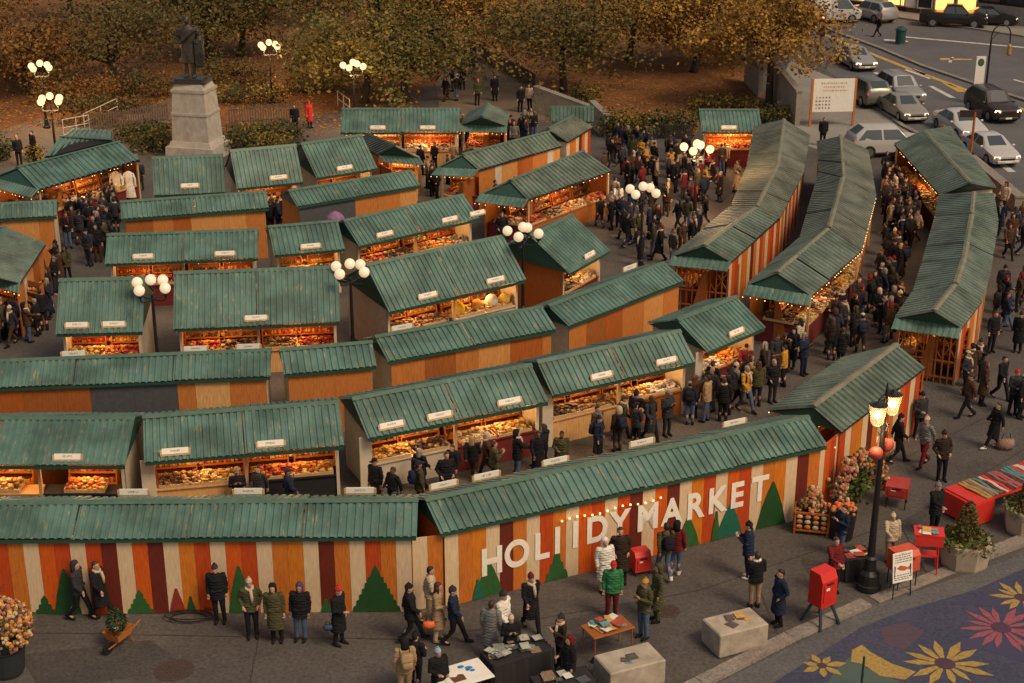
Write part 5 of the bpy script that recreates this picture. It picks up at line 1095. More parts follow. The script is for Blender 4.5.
_,c=table(563,704,1.5,.8,.74,R(20),'dark table cut by the bottom edge right of the picture table',TBL,0,2,drape=TBL); spread(c,.745,R(20),'pale boxes and papers on the dark table at bottom edge',12,9,.55,.25,pal=GREYPAP)
_,c=table(462,700,1.4,.95,.78,R(28),'white-topped poster table at the bottom edge',WHITE,0,3)
r=empty('poster_sheet',(c.x,c.y,.785),'white poster with blue blots and brown picture on the table','poster',None,R(28))
g=MB(); g.box((.08,.05,.006),(1.15,.8,.008)); g.build('paper_sheet',WHITE,r)
BL=mat('blue_ink',(.03,.17,.42)); BRW=mat('brown_ink',(.12,.045,.02))
for x,y,s in((.10,.27,.09),(.26,.14,.10),(.30,.0,.07),(.2,.06,.05)):
    g=MB(); g.quad(*[(x+s*(1+.2*math.sin(i*3))*math.cos(i*.5236),y+s*.8*math.sin(i*.5236),.0125) for i in range(12)]); g.build('blue_blot',BL,r)
g=MB(); g.quad((-.35,-.3,.0125),(0,-.3,.0125),(.02,-.05,.0125),(-.1,.0,.0125),(-.2,-.08,.0125),(-.36,-.02,.0125)); g.build('brown_picture',BRW,r)
rr,c=table(607,652,1.25,.75,.80,R(27),'wheeled print cart with timber frame and teal print',PLYM[2],0,4,legm=PLYM[2],cat='cart'); spread(c,.805,R(27),'art prints spread over the wheeled cart',15,22,.42,.24)
for x in(-.55,.55):
    g=MB(); g.tube([(x,-.33,.09),(x,-.27,.09)],.09,12); g.build('wheel',BLK,rr)
_,c=table(853,574,.95,.75,.70,R(15),'black-draped small table left of the street lamp',TBL,0,5,drape=TBL); spread(c,.705,R(15),'hats and folded wares on the small black-draped table',19,8,.3,.22)
# newspaper boxes
def news_box(px,py,label,w_,d,h,z0,rz,m,stand,rack=False,name='newspaper_box'):
    c=at(px,py); root=empty(name,(c.x,c.y,0),label,'newspaper box','red boxes on the street',rz)
    g=MB(); y=d/2; g.prism([(-w_/2,-y,z0),(-w_/2,y,z0),(-w_/2,y,z0+h),(-w_/2,-y*.55,z0+h),(-w_/2,-y,z0+h*.78)],(w_,0,0)); g.build('box_body',m,root)
    g=MB(); g.box((0,-y-.012,z0+h*.42),(w_*.74,.02,h*.5)); dp=g.build('door_panel',m,root); g=MB(); g.box((-w_*.15,-y-.026,z0+h*.55),(w_*.22,.012,h*.07)); g.build('white_mark',WHITE,dp)
    g=MB(); g.box((0,-y-.03,z0+h*.7),(w_*.4,.03,.03)); g.build('handle',BLK,root)
    for x in(-1,1):
        g=MB()
        if stand=='splay':
            for yy in(-1,1): g.tube([(x*w_*.35,yy*d*.3,z0),(x*w_*.62,yy*d*.75,0)],[.05,.045],6)
        else:
            for yy in(-1,1): g.tube([(x*w_*.42,yy*d*.42,z0),(x*w_*.42,yy*d*.42,0)],.018,6)
        g.build('stand_leg',mat('dark_teal_plastic',(.018,.035,.038),rough=.5) if stand=='splay' else BLK,root)
    return root
RED2=mat('scarlet_plastic',(.52,.022,.012),rough=.4,var=.1)
rb=news_box(820,622,'tall scarlet bin on splayed black legs left of the street lamp',.58,.5,1.02,.62,R(35),RED2,'splay')
g=MB(); g.box((0,.05,1.5),(.42,.3,.1)); papers(rb,.15,.1,1.545,4,31,'paper'); 
news_box(640,572,'small red newspaper box standing against the lettered wall',.5,.42,.62,.12,R(20),REDB,'thin')
rk=news_box(896,505,'small red wire-sided rack box beside the flower arch',.7,.6,.48,.38,R(-20),mat('dull_red_paint',(.34,.035,.025),rough=.5),'thin')
news_box(901,585,'orange-red box with teal slot behind the white easel board',.75,.55,.62,.55,R(25),mat('orange_red_paint',(.50,.075,.03),rough=.5),'thin')
def easel():
    c=at(901,597); root=empty('easel_board',(c.x,c.y,0),'white notice board with a red fish drawing on a black easel','sign',None,R(22))
    g=MB(); g.prism([(-.33,0,.50),(.33,0,.50),(.33,.12,1.38),(-.33,.12,1.38)],(0,.025,0)); b=g.build('board',WHITE,root)
    ink=mat('dark_ink',(.06,.05,.045)); r=random.Random(4)
    def yz(z): return (z-.5)/.88*.12-.004
    g=MB()
    for z in(1.30,1.23,1.16,1.09,.70,.63,.57):
        x=-.26
        while x<.22:
            w_=r.uniform(.03,.10); g.prism([(x,yz(z),z),(x+w_,yz(z),z),(x+w_,yz(z+.022),z+.022),(x,yz(z+.022),z+.022)],(0,.003,0)); x+=w_+.025
    g.build('printed_lines',ink,b)
    g=MB(); pts=[(-.2,.93),(-.08,1.0),(.08,.95),(.16,.90),(.24,.95),(.24,.82),(.16,.86),(.05,.82),(-.1,.86)]
    g.prism([(x,yz(z)-.002,z) for x,z in pts],(0,.003,0)); g.build('red_drawing',mat('red_ink',(.45,.09,.03)),b)
    for p,q in(((-.30,-.02,0),(-.26,.06,1.0)),((.30,-.02,0),(.26,.06,1.0)),((0,.55,0),(0,.12,1.35))):
        g=MB(); g.tube([p,q],.018,6); g.build('leg',BLK,root)
    g=MB(); g.tube([(-.29,.0,.3),(.29,.0,.3)],.014,5); g.build('crossbar',BLK,root)
easel()
def red_rack():
    c=at(925,570); root=empty('leaflet_rack',(c.x,c.y,0),'tall red metal leaflet stand topped with papers beside the planter','rack',None,R(-10))
    g=MB()
    for x in(-.3,.3):
        for y in(-.22,.22): g.tube([(x,y*1.3,0),(x*.9,y,1.25)],.025,6)
    g.build('frame',REDB,root); g=MB(); g.box((0,0,1.27),(.85,.6,.05)); g.box((0,-.28,1.1),(.8,.03,.32)); g.build('top_shelf',REDB,root)
    g=MB(); g.box((0,0,.55),(.55,.42,.03)); g.build('shelf',REDB,root); papers(root,.28,.18,1.305,7,44,'leaflet')
red_rack()
# planters
PLC=mat('planter_concrete',(.34,.27,.20),rough=.85,scale=2,var=.22,bump=.2)
FOLI=[leaf('leaf_planter_green',(.060,.095,.025)),leaf('leaf_planter_bronze',(.14,.065,.02)),leaf('leaf_planter_lime',(.15,.16,.04))]
FLW=[mat('flower_peach',(.40,.17,.075)),mat('flower_orange',(.42,.16,.035)),mat('flower_cream',(.46,.36,.24)),mat('flower_pink',(.36,.12,.10)),leaf('leaf_planter_green',(.060,.095,.025))]
def planter(px,py,label,seed,r0=.78):
    c=at(px,py); root=empty('planter',(c.x,c.y,0),label,'planter','concrete planters on the pavement',R(12)); g=MB()
    g.lathe([(0,r0*.86),(.08,r0*.9),(.75,r0),(.80,r0),(.80,r0*.86),(.70,r0*.82)],(0,0,0),8); g.build('tub',PLC,root)
    r=random.Random(seed); g=MB()
    for i in range(1100):
        t=r.random(); z=.85+1.15*t; rad=.44*(1-t)**.7*r.uniform(.6,1.05)+.03; a=r.uniform(0,6.3); leaves(g,(rad*math.cos(a),rad*math.sin(a),z),(.02,.02,.03),1,.06,r,1 if r.random()<.6 else 0)
    g.build('topiary_cone',FOLI,root); g=MB()
    for i in range(900):
        a=r.uniform(0,6.3); q=math.sqrt(r.random())*r0*1.0; leaves(g,(q*math.cos(a),q*math.sin(a),.86+r.uniform(-.12,.14)-(q/r0)**4*.14),(.03,.03,.04),1,.07,r)
    g.build('trailing_leaves',FOLI,root)
planter(963,563,'octagonal concrete planter with bronze cone shrub beside the pavement kerb',1); planter(1027,530,'concrete planter with leafy shrub cut by the right edge',2)
def flower_mass(g,shape,n,r,s=.055):
    for _ in range(n):
        p=shape(r)
        if r.random()<.62: g.ball(p,s*r.uniform(.7,1.3),6,r.randrange(4),4)
        else: leaves(g,p,(.02,.02,.02),1,.09,r,None); g.m[-1]=4
# arch wreath of flowers
def arch():
    c=at(858,505); root=empty('flower_arch',(c.x,c.y,0),'horseshoe arch of peach and orange flowers by the corner stall','flower arch',None,R(28)); r=random.Random(3)
    g=MB()
    def sh(r):
        t=r.uniform(-.25,math.pi+.25); R_=1.0+r.gauss(0,.10); y=r.gauss(0,.12); return (R_*.85*math.cos(t),y,.62+R_*1.08*math.sin(t)*.9+ (0))
    flower_mass(g,sh,900,r,.06); g.build('blossoms',FLW,root)
    g=MB(); g.tube([(.85*math.cos(t),0,.62+.97*math.sin(t)) for t in [-.25+i*.3 for i in range(13)]],.13,7); g.build('wire_core',mat('moss',(.03,.045,.015),rough=.95),root)
    g=MB()
    for _ in range(500): leaves(g,(r.gauss(0,.28),.12+r.gauss(0,.08),.8+r.gauss(0,.38)),(.03,.03,.03),1,.11,r,0)
    g.build('green_backing',FOLI,root)
arch()
def flower_cart():
    c=at(811,530); root=empty('flower_stand',(c.x,c.y,0),'timber flower stand with grid front of round fruit and flower heap','flower stand',None,R(-12))
    g=MB(); g.box((0,0,.42),(1.0,.62,.56)); g.build('crate_body',BLKS,root)
    g=MB(); 
    for x in(-.5,.5):
        for y in(-.31,.31): g.box((x,y,.38),(.06,.06,.76))
    g.box((0,-.33,.72),(1.08,.05,.06)); g.box((0,-.33,.14),(1.08,.05,.06)); g.box((.52,0,.72),(.05,.62,.06)); g.box((-.52,0,.72),(.05,.62,.06)); g.build('timber_frame',PLY[4],root)
    r=random.Random(2)
    for i in range(4):
        for j in range(3):
            g=MB(); g.ball((-.37+i*.245,-.335,.26+j*.17),(.10,.035,.075),8); g.build('round_fruit',FLW[(i+j)%3],root,smooth=True)
    g=MB(); flower_mass(g,lambda r:((lambda t,a:(.48*(1-t*.8)*math.cos(a)*math.sqrt(r.random()),.32*(1-t*.8)*math.sin(a),.72+t*.75))(r.random(),r.uniform(0,6.3))),330,r,.055); g.build('flower_heap',FLW,root)
flower_cart()
def bin_():
    c=at(841,545-8); root=empty('flower_bin',(c.x,c.y,0),'black round bin filled with orange flowers before the flower arch','flower bin'); g=MB(); g.lathe([(0,.34),(.9,.42),(.92,.42),(.9,.38),(.8,.36)],(0,0,0),16); g.build('bin',BLK,root,smooth=False)
    g=MB(); r=random.Random(9); flower_mass(g,lambda r:(r.gauss(0,.16),r.gauss(0,.16),.95+r.uniform(0,.12)),110,r,.07); g.build('orange_flowers',[mat('flower_scarlet',(.62,.12,.03)),FLW[1],mat('flower_scarlet',(.62,.12,.03)),FLW[0],FLW[4]],root)
bin_()
def pot():
    c=at(8,672); root=empty('flower_pot',(c.x,c.y,0),'dark tub with tall mass of golden flowers at the left bottom edge','flower pot'); g=MB(); g.lathe([(0,.40),(.1,.44),(.75,.52),(.80,.55),(.80,.46),(.7,.44)],(0,0,0),18); g.build('tub',mat('dark_tub',(.022,.028,.030),rough=.5),root)
    g=MB(); r=random.Random(9)
    def sh(r):
        a=r.uniform(0,6.3); t=r.random(); R_=.82*math.sin(math.pi*min(1,.15+.85*t))**.6*r.uniform(.75,1.0); return (R_*math.cos(a),R_*math.sin(a),.85+1.3*t)
    flower_mass(g,sh,800,r,.055); g.build('flower_mass',[FLW[1],FLW[2],mat('flower_gold',(.60,.33,.06)),FLW[3],FLW[4]],root)
pot()
def barrow():
    c=at(120,645); root=empty('wheelbarrow',(c.x,c.y,0),'small timber wheelbarrow holding a green shrub on the left street','wheelbarrow',None,R(65)); root.scale=(.78,)*3
    g=MB(); vs=[(-.34,-.25,.34),(.34,-.25,.34),(.34,.25,.34),(-.34,.25,.34),(-.46,-.34,.66),(.46,-.34,.66),(.46,.34,.66),(-.46,.34,.66)]; g.add(vs,[(3,2,1,0),(0,1,5,4),(1,2,6,5),(2,3,7,6),(3,0,4,7)]); g.build('tray',PLY[1],root)
    for y in(-.2,.2):
        g=MB(); g.tube([(-.7,y*.5,.25),(.1,y,.33),(.85,y*1.35,.62)],.03,6); g.build('shaft',PLY[2],root); g=MB(); g.tube([(.3,y*1.2,.36),(.38,y*1.3,0)],.028,6); g.build('leg',PLY[2],root)
    g=MB(); g.tube([(-.62,-.04,.22),(-.62,.04,.22)],.22,16); g.build('wheel',BLK,root)
    r=random.Random(1); g=MB()
    for _ in range(600):
        a=r.uniform(0,6.3);b=r.uniform(-1,1); q=.36*r.uniform(.8,1); leaves(g,(-.05+q*math.cos(a)*math.sqrt(1-b*b),q*math.sin(a)*math.sqrt(1-b*b),1.0+q*b*1.2),(.02,.02,.02),1,.06,r,0)
    g.build('shrub',[leaf('leaf_pine',(.030,.050,.022)),leaf('leaf_pine_pale',(.08,.10,.05)),leaf('leaf_pine',(.030,.050,.022))],root)
    papers(root,.15,.12,.68,4,5,'leaflet')
barrow()
def hose():
    c=at(190,619); g=MB(); g.tube([(.45*math.cos(t*.35)*(1+.02*t),.28*math.sin(t*.35),.03+.004*t) for t in range(40)],.02,5); tag(g.build('cable_coil',BLKS,None,(c.x,c.y,0)),'dark coil of cable on the ground at the left striped wall','cable')
hose()
def scarf_table():
    a=at(966,524); b=at(1064,490); c=(a+b)/2; d=b-a; L=d.length; rz=math.atan2(d.y,d.x); root=empty('red_cloth_table',(c.x,c.y,0),'long table with red cloth and rows of colourful scarves at right','table','vendor tables on the street',rz)
    g=MB(); g.box((0,.35,.8),(L,1.3,.05)); g.build('tabletop',REDB,root); 
    g=MB(); g.box((-L/2+.35,.35,.42),(.9,1.36,.72)); g.build('red_cloth',REDB,root)
    for x in(-L/2+1.6,L/2-.2):
        for y in(-.2,.9): g=MB(); g.tube([(x,y,0),(x,y,.78)],.025,6); g.build('leg',BLK,root)
    r=random.Random(6); cols=[REDB,mat('scarf_teal',(.05,.2,.2)),mat('scarf_cream',(.5,.42,.32)),mat('scarf_grey',(.14,.13,.13)),REDC,mat('scarf_ochre',(.35,.2,.05))]
    w_=empty('scarf_row',(c.x,c.y,.83),'rows of folded scarves in red, teal and cream on the long table','scarves',None,rz); k=int(L/.14)
    for i in range(4,k):
        g=MB(); x=-L/2+i*L/k; pts=[(x+r.uniform(-.03,.03),-.25+j*.2,.02+.02*math.sin(j*1.3+i)) for j in range(7)]
        for p,q in zip(pts[:-1],pts[1:]): g.prism([(p[0]-.06,p[1],p[2]),(p[0]+.06,p[1],p[2]),(q[0]+.06,q[1],q[2]),(q[0]-.06,q[1],q[2])],(0,0,.03))
        g.build('scarf',cols[r.randrange(6)],w_)
    t=empty('teal_bag',(c.x+.3*math.cos(rz)+.55*math.sin(rz),c.y-.55*math.cos(rz)+.3*math.sin(rz),0),'large teal bag under the red cloth table','bag',None,rz); g=MB(); g.loft([(0,0,0,.9,.28),(0,0,.25,.98,.34),(0,0,.42,.85,.22)],12); g.build('bag_body',mat('teal_plastic',(.02,.20,.26),rough=.5),t); g=MB(); g.tube([(-.3,0,.42),(-.15,0,.58),(.15,0,.58),(.3,0,.42)],.02,5); g.build('strap',WHITE,t)
scarf_table()
# bags held or set down
def bag(px,py,z,label,m,s=.2):
    c=at(px,py,z); root=empty('hand_bag',(c.x,c.y,z),label,'bag'); g=MB(); g.loft([(0,0,0,s*.8,s*.45),(0,0,s*.5,s,s*.6),(0,0,s*1.2,s*.85,s*.35)],12); g.build('bag_body',m,root,smooth=True); g=MB(); g.tube([(-s*.5,0,s*1.15),(-s*.3,0,s*1.9),(s*.3,0,s*1.9),(s*.5,0,s*1.15)],.014,5); g.build('strap',BLK,root)
bag(429,628,.62,'round orange bag held in front of the long tan coat',mat('orange_bag',(.62,.12,.03),rough=.5),.17); bag(1005,449,0,'patterned bag on the ground behind the striding black coat',mat('patterned_bag',(.20,.12,.09),var=.6,scale=14),.32); bag(328,630,.6,'small dark blue bag at the side of the red-hatted person',mat('blue_bag',(.03,.04,.09)),.13)
def garments():
    c=at(126,207); root=empty('garment_stand',(c.x,c.y,0),'white dresses hanging on a stand beside the slanting left stall','clothes stand'); g=MB(); g.lathe([(0,.3),(.04,.3),(.06,.03),(2.1,.025)],(0,0,0),10); g.tube([(-.6,0,2.0),(.6,0,2.0)],.02,6); g.build('stand',BLK,root)
    for x in(-.35,.3):
        g=MB(); g.loft([(x,-.05,z,a,b) for z,a,b in((.55,.30,.16),(.9,.26,.14),(1.3,.19,.10),(1.6,.22,.11),(1.85,.20,.07),(1.92,.06,.05))],12); 
        for s in(-1,1): g.tube([(x+s*.2,-.05,1.8),(x+s*.30,-.05,1.5),(x+s*.31,-.07,1.2)],[.07,.06,.05],8)
        g.build('white_dress',mat('cloth_white',(.62,.57,.50)),root)
garments()
def bare_tree():
    c=at(-46,700); r=random.Random(12); root=empty('bare_tree',(c.x,c.y,0),'thin bare tree whose twigs reach in at the left edge','tree'); g=MB()
    g.tube([(0,0,0),(.05,0,1.2),(.1,.0,2.6),(.2,0,4.2)],[.07,.06,.045,.02],8)
    for i in range(12):
        z=1.5+i*.22; a=r.uniform(-.9,.9); L=r.uniform(.9,1.9); s=V((.1,0,z)); e=s+V((math.cos(a)*L,math.sin(a)*L,r.uniform(.1,.7))); mdl=s.lerp(e,.5)+V((0,0,r.uniform(-.05,.15))); g.tube([s,mdl,e],[.016,.010,.004],5)
        for k in range(5):
            q=mdl.lerp(e,r.random()); v=q+V((r.uniform(.1,.5),r.uniform(-.4,.4),r.uniform(-.05,.4))); g.tube([q,v],[.006,.003],4)
    g.build('trunk',BARK,root)
bare_tree()
# soft yellow cushions on the steep twin stall counter
def cushions():
    root,L,hd,rz=STALL_ROOT['D3']; M=Matrix.Rotation(rz,4,'Z')
    for x,s,c,lab in((L*.06,.30,'cushion_yellow','round yellow cushion, left on the steep twin stall counter'),(L*.20,.26,'cushion_amber','amber cushion beside the round yellow cushion'),(L*.31,.30,'cushion_white','white cushion standing on the steep twin stall counter'),(L*.41,.26,'cushion_gold','golden cushion at the right end of the steep twin stall')):
        p=root.location+M@V((x,-hd+.74,.95)); e=empty('cushion',p,lab,'cushion','cushions on the steep twin stall',rz); g=MB(); g.ball((0,0,s*.95),(s,s*.75,s*1.05),14,0,9); g.build('cover',mat(c,{'cushion_yellow':(.62,.34,.02),'cushion_amber':(.50,.22,.03),'cushion_white':(.66,.58,.46),'cushion_gold':(.60,.38,.06)}[c],rough=.85),e,smooth=True); g=MB(); g.ball((0,0,s*2.0),(.04,.04,.025),8); g.build('button',PLYM[2],e)
cushions()
# purple umbrella
def umbrella():
    c=at(337,262); root=empty('umbrella',(c.x,c.y,0),'closed round purple umbrella top between two centre stalls','umbrella'); g=MB(); g.tube([(0,0,0),(0,0,2.4)],.02,6); g.build('shaft',BLK,root); g=MB(); g.lathe([(2.05,.46),(2.2,.40),(2.35,.24),(2.45,.03)],(0,0,0),10); g.build('canopy',mat('purple_cloth',(.22,.10,.20)),root)
umbrella()
# filler walls joining the striped backs
def filler(p0,p1,label,k0):
    a,b=V(p0),V(p1); c=(a+b)/2; root=empty('striped_panel',(c.x,c.y,0),label,'wall panel','short striped panels joining the stalls'); d=b-a; g=MB(); nn=V((d.y,-d.x,0)); stripe_wall(g,(a.x-c.x,a.y-c.y),(b.x-c.x,b.y-c.y),0,2.25,2.25,nn,k0=k0); g.build('planks',STRIPES,root)
def corner(key,s):
    r_,L,hd,rz=STALL_ROOT[key]; p=r_.location+Matrix.Rotation(rz,4,'Z')@V((s*(L/2-.14),-hd+.20,0)); return p
filler(corner('A1',1),corner('A2',-1),'narrow striped panel joining the left long stall to the lettered stall',3)
fp=at(838,476); filler(corner('A2',1),at(842,490),'striped panel joining the lettered stall to the corner stall',0)
# ================================================================= AVENUE
GLASS=mat('car_glass',(.035,.050,.055),rough=.12,var=0,spec=.7); TYRE=mat('tyre_rubber',(.012,.012,.012),rough=.85); RIM=mat('wheel_rim',(.32,.31,.30),rough=.3,metal=.8)
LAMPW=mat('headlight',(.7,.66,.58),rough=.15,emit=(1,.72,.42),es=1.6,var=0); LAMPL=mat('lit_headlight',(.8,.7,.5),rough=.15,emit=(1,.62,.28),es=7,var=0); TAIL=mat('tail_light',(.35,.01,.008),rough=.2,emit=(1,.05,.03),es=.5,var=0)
def vehicle(px,py,rz,label,paint,kind='sedan',lit=False,cat='car',name='parked_car',zoff=0,brake=False):
    c=at(px,py); root=empty(name,(c.x,c.y,0),label,cat,'cars along the avenue',rz)
    # stations: x (front = +x), z sill, z belt, z top, half widths sill/belt/top
    if kind=='sedan': S=[(2.28,.42,.60,.63,.62,.66,.60),(2.12,.22,.66,.72,.80,.82,.70),(1.5,.20,.78,.86,.88,.88,.72),(.95,.20,.88,.95,.89,.88,.72),(.25,.20,.90,1.40,.90,.88,.58),(-.75,.20,.92,1.42,.90,.88,.58),(-1.45,.20,.94,1.03,.89,.87,.70),(-2.1,.24,.90,.98,.84,.82,.68),(-2.3,.45,.78,.82,.70,.72,.62)]; cab=(3,4,5,6)
    elif kind=='suv': S=[(2.3,.45,.78,.82,.70,.74,.66),(2.15,.28,.86,.95,.88,.90,.78),(1.4,.28,.98,1.08,.93,.93,.80),(.95,.28,1.04,1.12,.94,.93,.80),(.35,.28,1.06,1.72,.94,.92,.66),(-1.6,.28,1.08,1.74,.94,.92,.66),(-2.15,.30,1.06,1.35,.92,.90,.74),(-2.3,.45,.92,1.0,.86,.86,.76)]; cab=(3,4,5,6)
    elif kind=='van': S=[(2.6,.45,.85,.9,.78,.82,.74),(2.45,.30,1.0,1.12,.93,.95,.85),(2.0,.28,1.15,1.28,.98,.98,.86),(1.3,.28,1.2,2.1,.99,.97,.80),(-2.4,.28,1.22,2.15,.99,.97,.82),(-2.6,.36,1.15,2.0,.96,.95,.82)]; cab=(2,3,4,5)
    else: S=[(2.7,.5,.85,.92,.80,.84,.76),(2.5,.34,.95,1.05,.95,.96,.84),(1.7,.34,1.08,1.18,.98,.98,.84),(1.2,.34,1.12,1.22,.98,.97,.84),(.65,.34,1.14,1.78,.98,.96,.70),(-.55,.34,1.14,1.80,.98,.96,.70),(-.80,.34,1.14,1.20,.98,.96,.86),(-2.55,.36,1.14,1.18,.97,.96,.88),(-2.7,.48,1.10,1.14,.94,.94,.88)]; cab=(3,4,5,6)
    def ring(s):
        x,z0,zb,zt,w0,wb,wt=s; zm=z0+(zb-z0)*.55
        h=[(w0*.92,z0),(w0,z0+.08),(wb*1.02,zm),(wb,zb),(wt+ (wb-wt)*.12,zt-.06*(zt-zb)/.5 if zt-zb>.2 else zt-.02),(wt*.8,zt),(0,zt+.015)]
        return [(x,y,z) for y,z in h]+[(x,-y,z) for y,z in h[-2::-1]]
    g=MB(); rs=[ring(s) for s in S]; n=len(rs[0]); vs=[v for r in rs for v in r]; fs=[]
    for i in range(len(rs)-1):
        for k in range(n): fs.append((i*n+k,i*n+(k+1)%n,(i+1)*n+(k+1)%n,(i+1)*n+k))
    fs+= [tuple(range(n)),tuple(range((len(rs)-1)*n,len(rs)*n))]; g.add(vs,fs); b=g.build('body',paint,root,smooth='angle')
    def lp(i,k,t,j): # point between stations
        a,bb=V(rs[i][k]),V(rs[j][k]); return a.lerp(bb,t)
    def pane(nm,A,B,C,D,off,ins=.07):
        A,B,C,D=map(V,(A,B,C,D)); m_=(A+B+C+D)/4; q=[p+(m_-p)*ins*1.6+V(off) for p in(A,B,C,D)]; g=MB(); nn=V(off); g.prism([p-nn*1.5 for p in q],nn*1.7) ; g.build(nm,GLASS,root)
    a_,b_,c_,d_=cab
    pane('windscreen',rs[a_][5],rs[a_][7],rs[b_][7],rs[b_][5],(.012,0,.016))
    pane('rear_window',rs[d_][5],rs[d_][7],rs[c_][7],rs[c_][5],(-.014,0,.012))
    for k0,k1,s in((3,4,1),(9,8,-1)):
        A,B=V(rs[a_][k0]),V(rs[d_][k0]); T0,T1=V(rs[b_][k1]),V(rs[c_][k1]); nb=2 if kind!='van' else 2
        Bl=V(rs[b_][k0]); 
        if kind=='van': B=V(rs[b_][k0]).lerp(V(rs[c_][k0]),.25); T1=T0.lerp(T1,.25); nb=1
        for i in range(nb):
            t0,t1=i/nb,(i+1)/nb; pane('side_window',A.lerp(B,t0),A.lerp(B,t1),T0.lerp(T1,t1),T0.lerp(T1,t0),(0,s*.014,.004),.06)
    fx,rx=(1.42,-1.38) if kind in('sedan','suv') else (1.7,-1.6); R_=.33 if kind=='sedan' else .38; W=S[3][4]
    for x in(fx,rx):
        for s in(-1,1):
            g=MB(); g.tube([(x,s*(W-.20),R_),(x,s*(W+.015),R_)],R_,16); w_=g.build('wheel',TYRE,root); g=MB(); g.tube([(x,s*(W-.02),R_),(x,s*(W+.028),R_)],R_*.62,12); g.build('rim',RIM,w_)
    zf=S[1][2]; wf=S[1][5]
    for s in(-1,1):
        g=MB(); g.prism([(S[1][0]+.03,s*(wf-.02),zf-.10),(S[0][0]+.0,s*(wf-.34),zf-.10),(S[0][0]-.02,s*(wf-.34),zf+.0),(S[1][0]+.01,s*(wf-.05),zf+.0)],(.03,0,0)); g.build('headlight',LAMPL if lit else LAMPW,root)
        g=MB(); g.box((S[-2][0]-.06,s*(S[-2][5]-.14),S[-2][2]-.08),(.12,.22,.16)); g.build('tail_light',TAIL,root)
        g=MB(); g.box((S[a_][0]-.1,s*(S[a_][5]+.09),S[a_][2]+.06),(.10,.18,.13),0,0,.03); g.build('wing_mirror',paint,root)
    g=MB(); g.box((S[0][0]-.02,0,zf-.17),(.08,.85,.12)); g.build('grille',BLK,root); g=MB(); g.box((S[0][0]-.0,0,.36),(.16,1.3,.16),0,0,.03); g.build('bumper',BLK if kind!='sedan' else paint,root); g=MB(); g.box((S[0][0]+.085,0,.40),(.012,.42,.11)); g.build('number_plate',WHITE,root)
    return root
def paint(nm,c,metal=.35): return mat('car_paint_'+nm,c,rough=.28,var=.03,metal=metal,spec=.6)
d=at(1000,140)-at(850,60); RZ=math.atan2(d.y,d.x)
print('road dir',math.degrees(RZ))
SIL=paint('silver',(.30,.29,.275)); TAN=paint('champagne',(.30,.265,.22)); WHC=paint('white',(.40,.38,.36),0); DKC=paint('black',(.020,.018,.018)); GRN2=paint('grey_green',(.14,.14,.115)); BRNC=paint('dark_bronze',(.05,.035,.028))
vehicle(855,66,RZ,'silver estate car driving alone past the billboard end of the avenue',SIL,'sedan',lit=True,name='silver_car')
vehicle(866,102,RZ+math.pi,'grey-green off-road car with spare wheel parked behind the billboard',GRN2,'suv')
vehicle(899,100,RZ,'silver car parked second in the kerbside row, behind the champagne car',SIL,'suv')
vehicle(902,116,RZ,'champagne saloon car parked nearest the billboard kerb',TAN,'sedan')
vehicle(959,133,RZ,'white saloon car behind the separate gabled stall',WHC,'sedan'); vehicle(989,158,RZ,'white car nose showing past the pale barrier',WHC,'sedan')
vehicle(991,116,RZ,'dark bronze sports utility car with lit headlights in mid avenue',BRNC,'suv',lit=True,name='dark_suv')
vehicle(886,154,R(8),'white estate car seen from the side above the middle curved roofs',WHC,'suv')
vehicle(872,20,RZ+math.pi+.3,'pale grey car with red tail light on the far street',SIL,'suv',name='far_car'); vehicle(952,26,R(-14),'black pickup truck parked before the lit shop front',DKC,'pickup',cat='pickup truck',name='pickup_truck'); vehicle(988,24,R(-14),'dark car parked ahead of the black pickup',DKC,'sedan')
vehicle(828,22,R(10),'white van half hidden behind the golden tree top',WHC,'van',cat='van',name='white_van'); vehicle(878,3,R(-14),'dark car at the top edge of the far street',DKC,'sedan')
# covered scooter
def covered():
    c=at(938,146); root=empty('covered_scooter',(c.x,c.y,0),'scooter under a brown camouflage cover beside the white saloon','scooter',None,RZ); r=random.Random(2); g=MB()
    g.loft([(0,0,z,a,b) for z,a,b in((0.02,1.0,.42),(.4,1.05,.45),(.8,.95,.36),(1.05,.6,.25),(1.3,.3,.2),(1.38,.1,.1))],16); g.v=[(x+r.uniform(-.05,.05)+(.35 if z>.95 else 0),y+r.uniform(-.05,.05),z) for x,y,z in g.v]
    g.build('cover',mat('camouflage_cover',(.16,.10,.065),c2=(.035,.024,.02),scale=2.5,rough=.8),root)
    for x in(-.75,.75):
        g=MB(); g.tube([(x,-.06,.25),(x,.06,.25)],.25,12); g.build('wheel',TYRE,root)
covered()
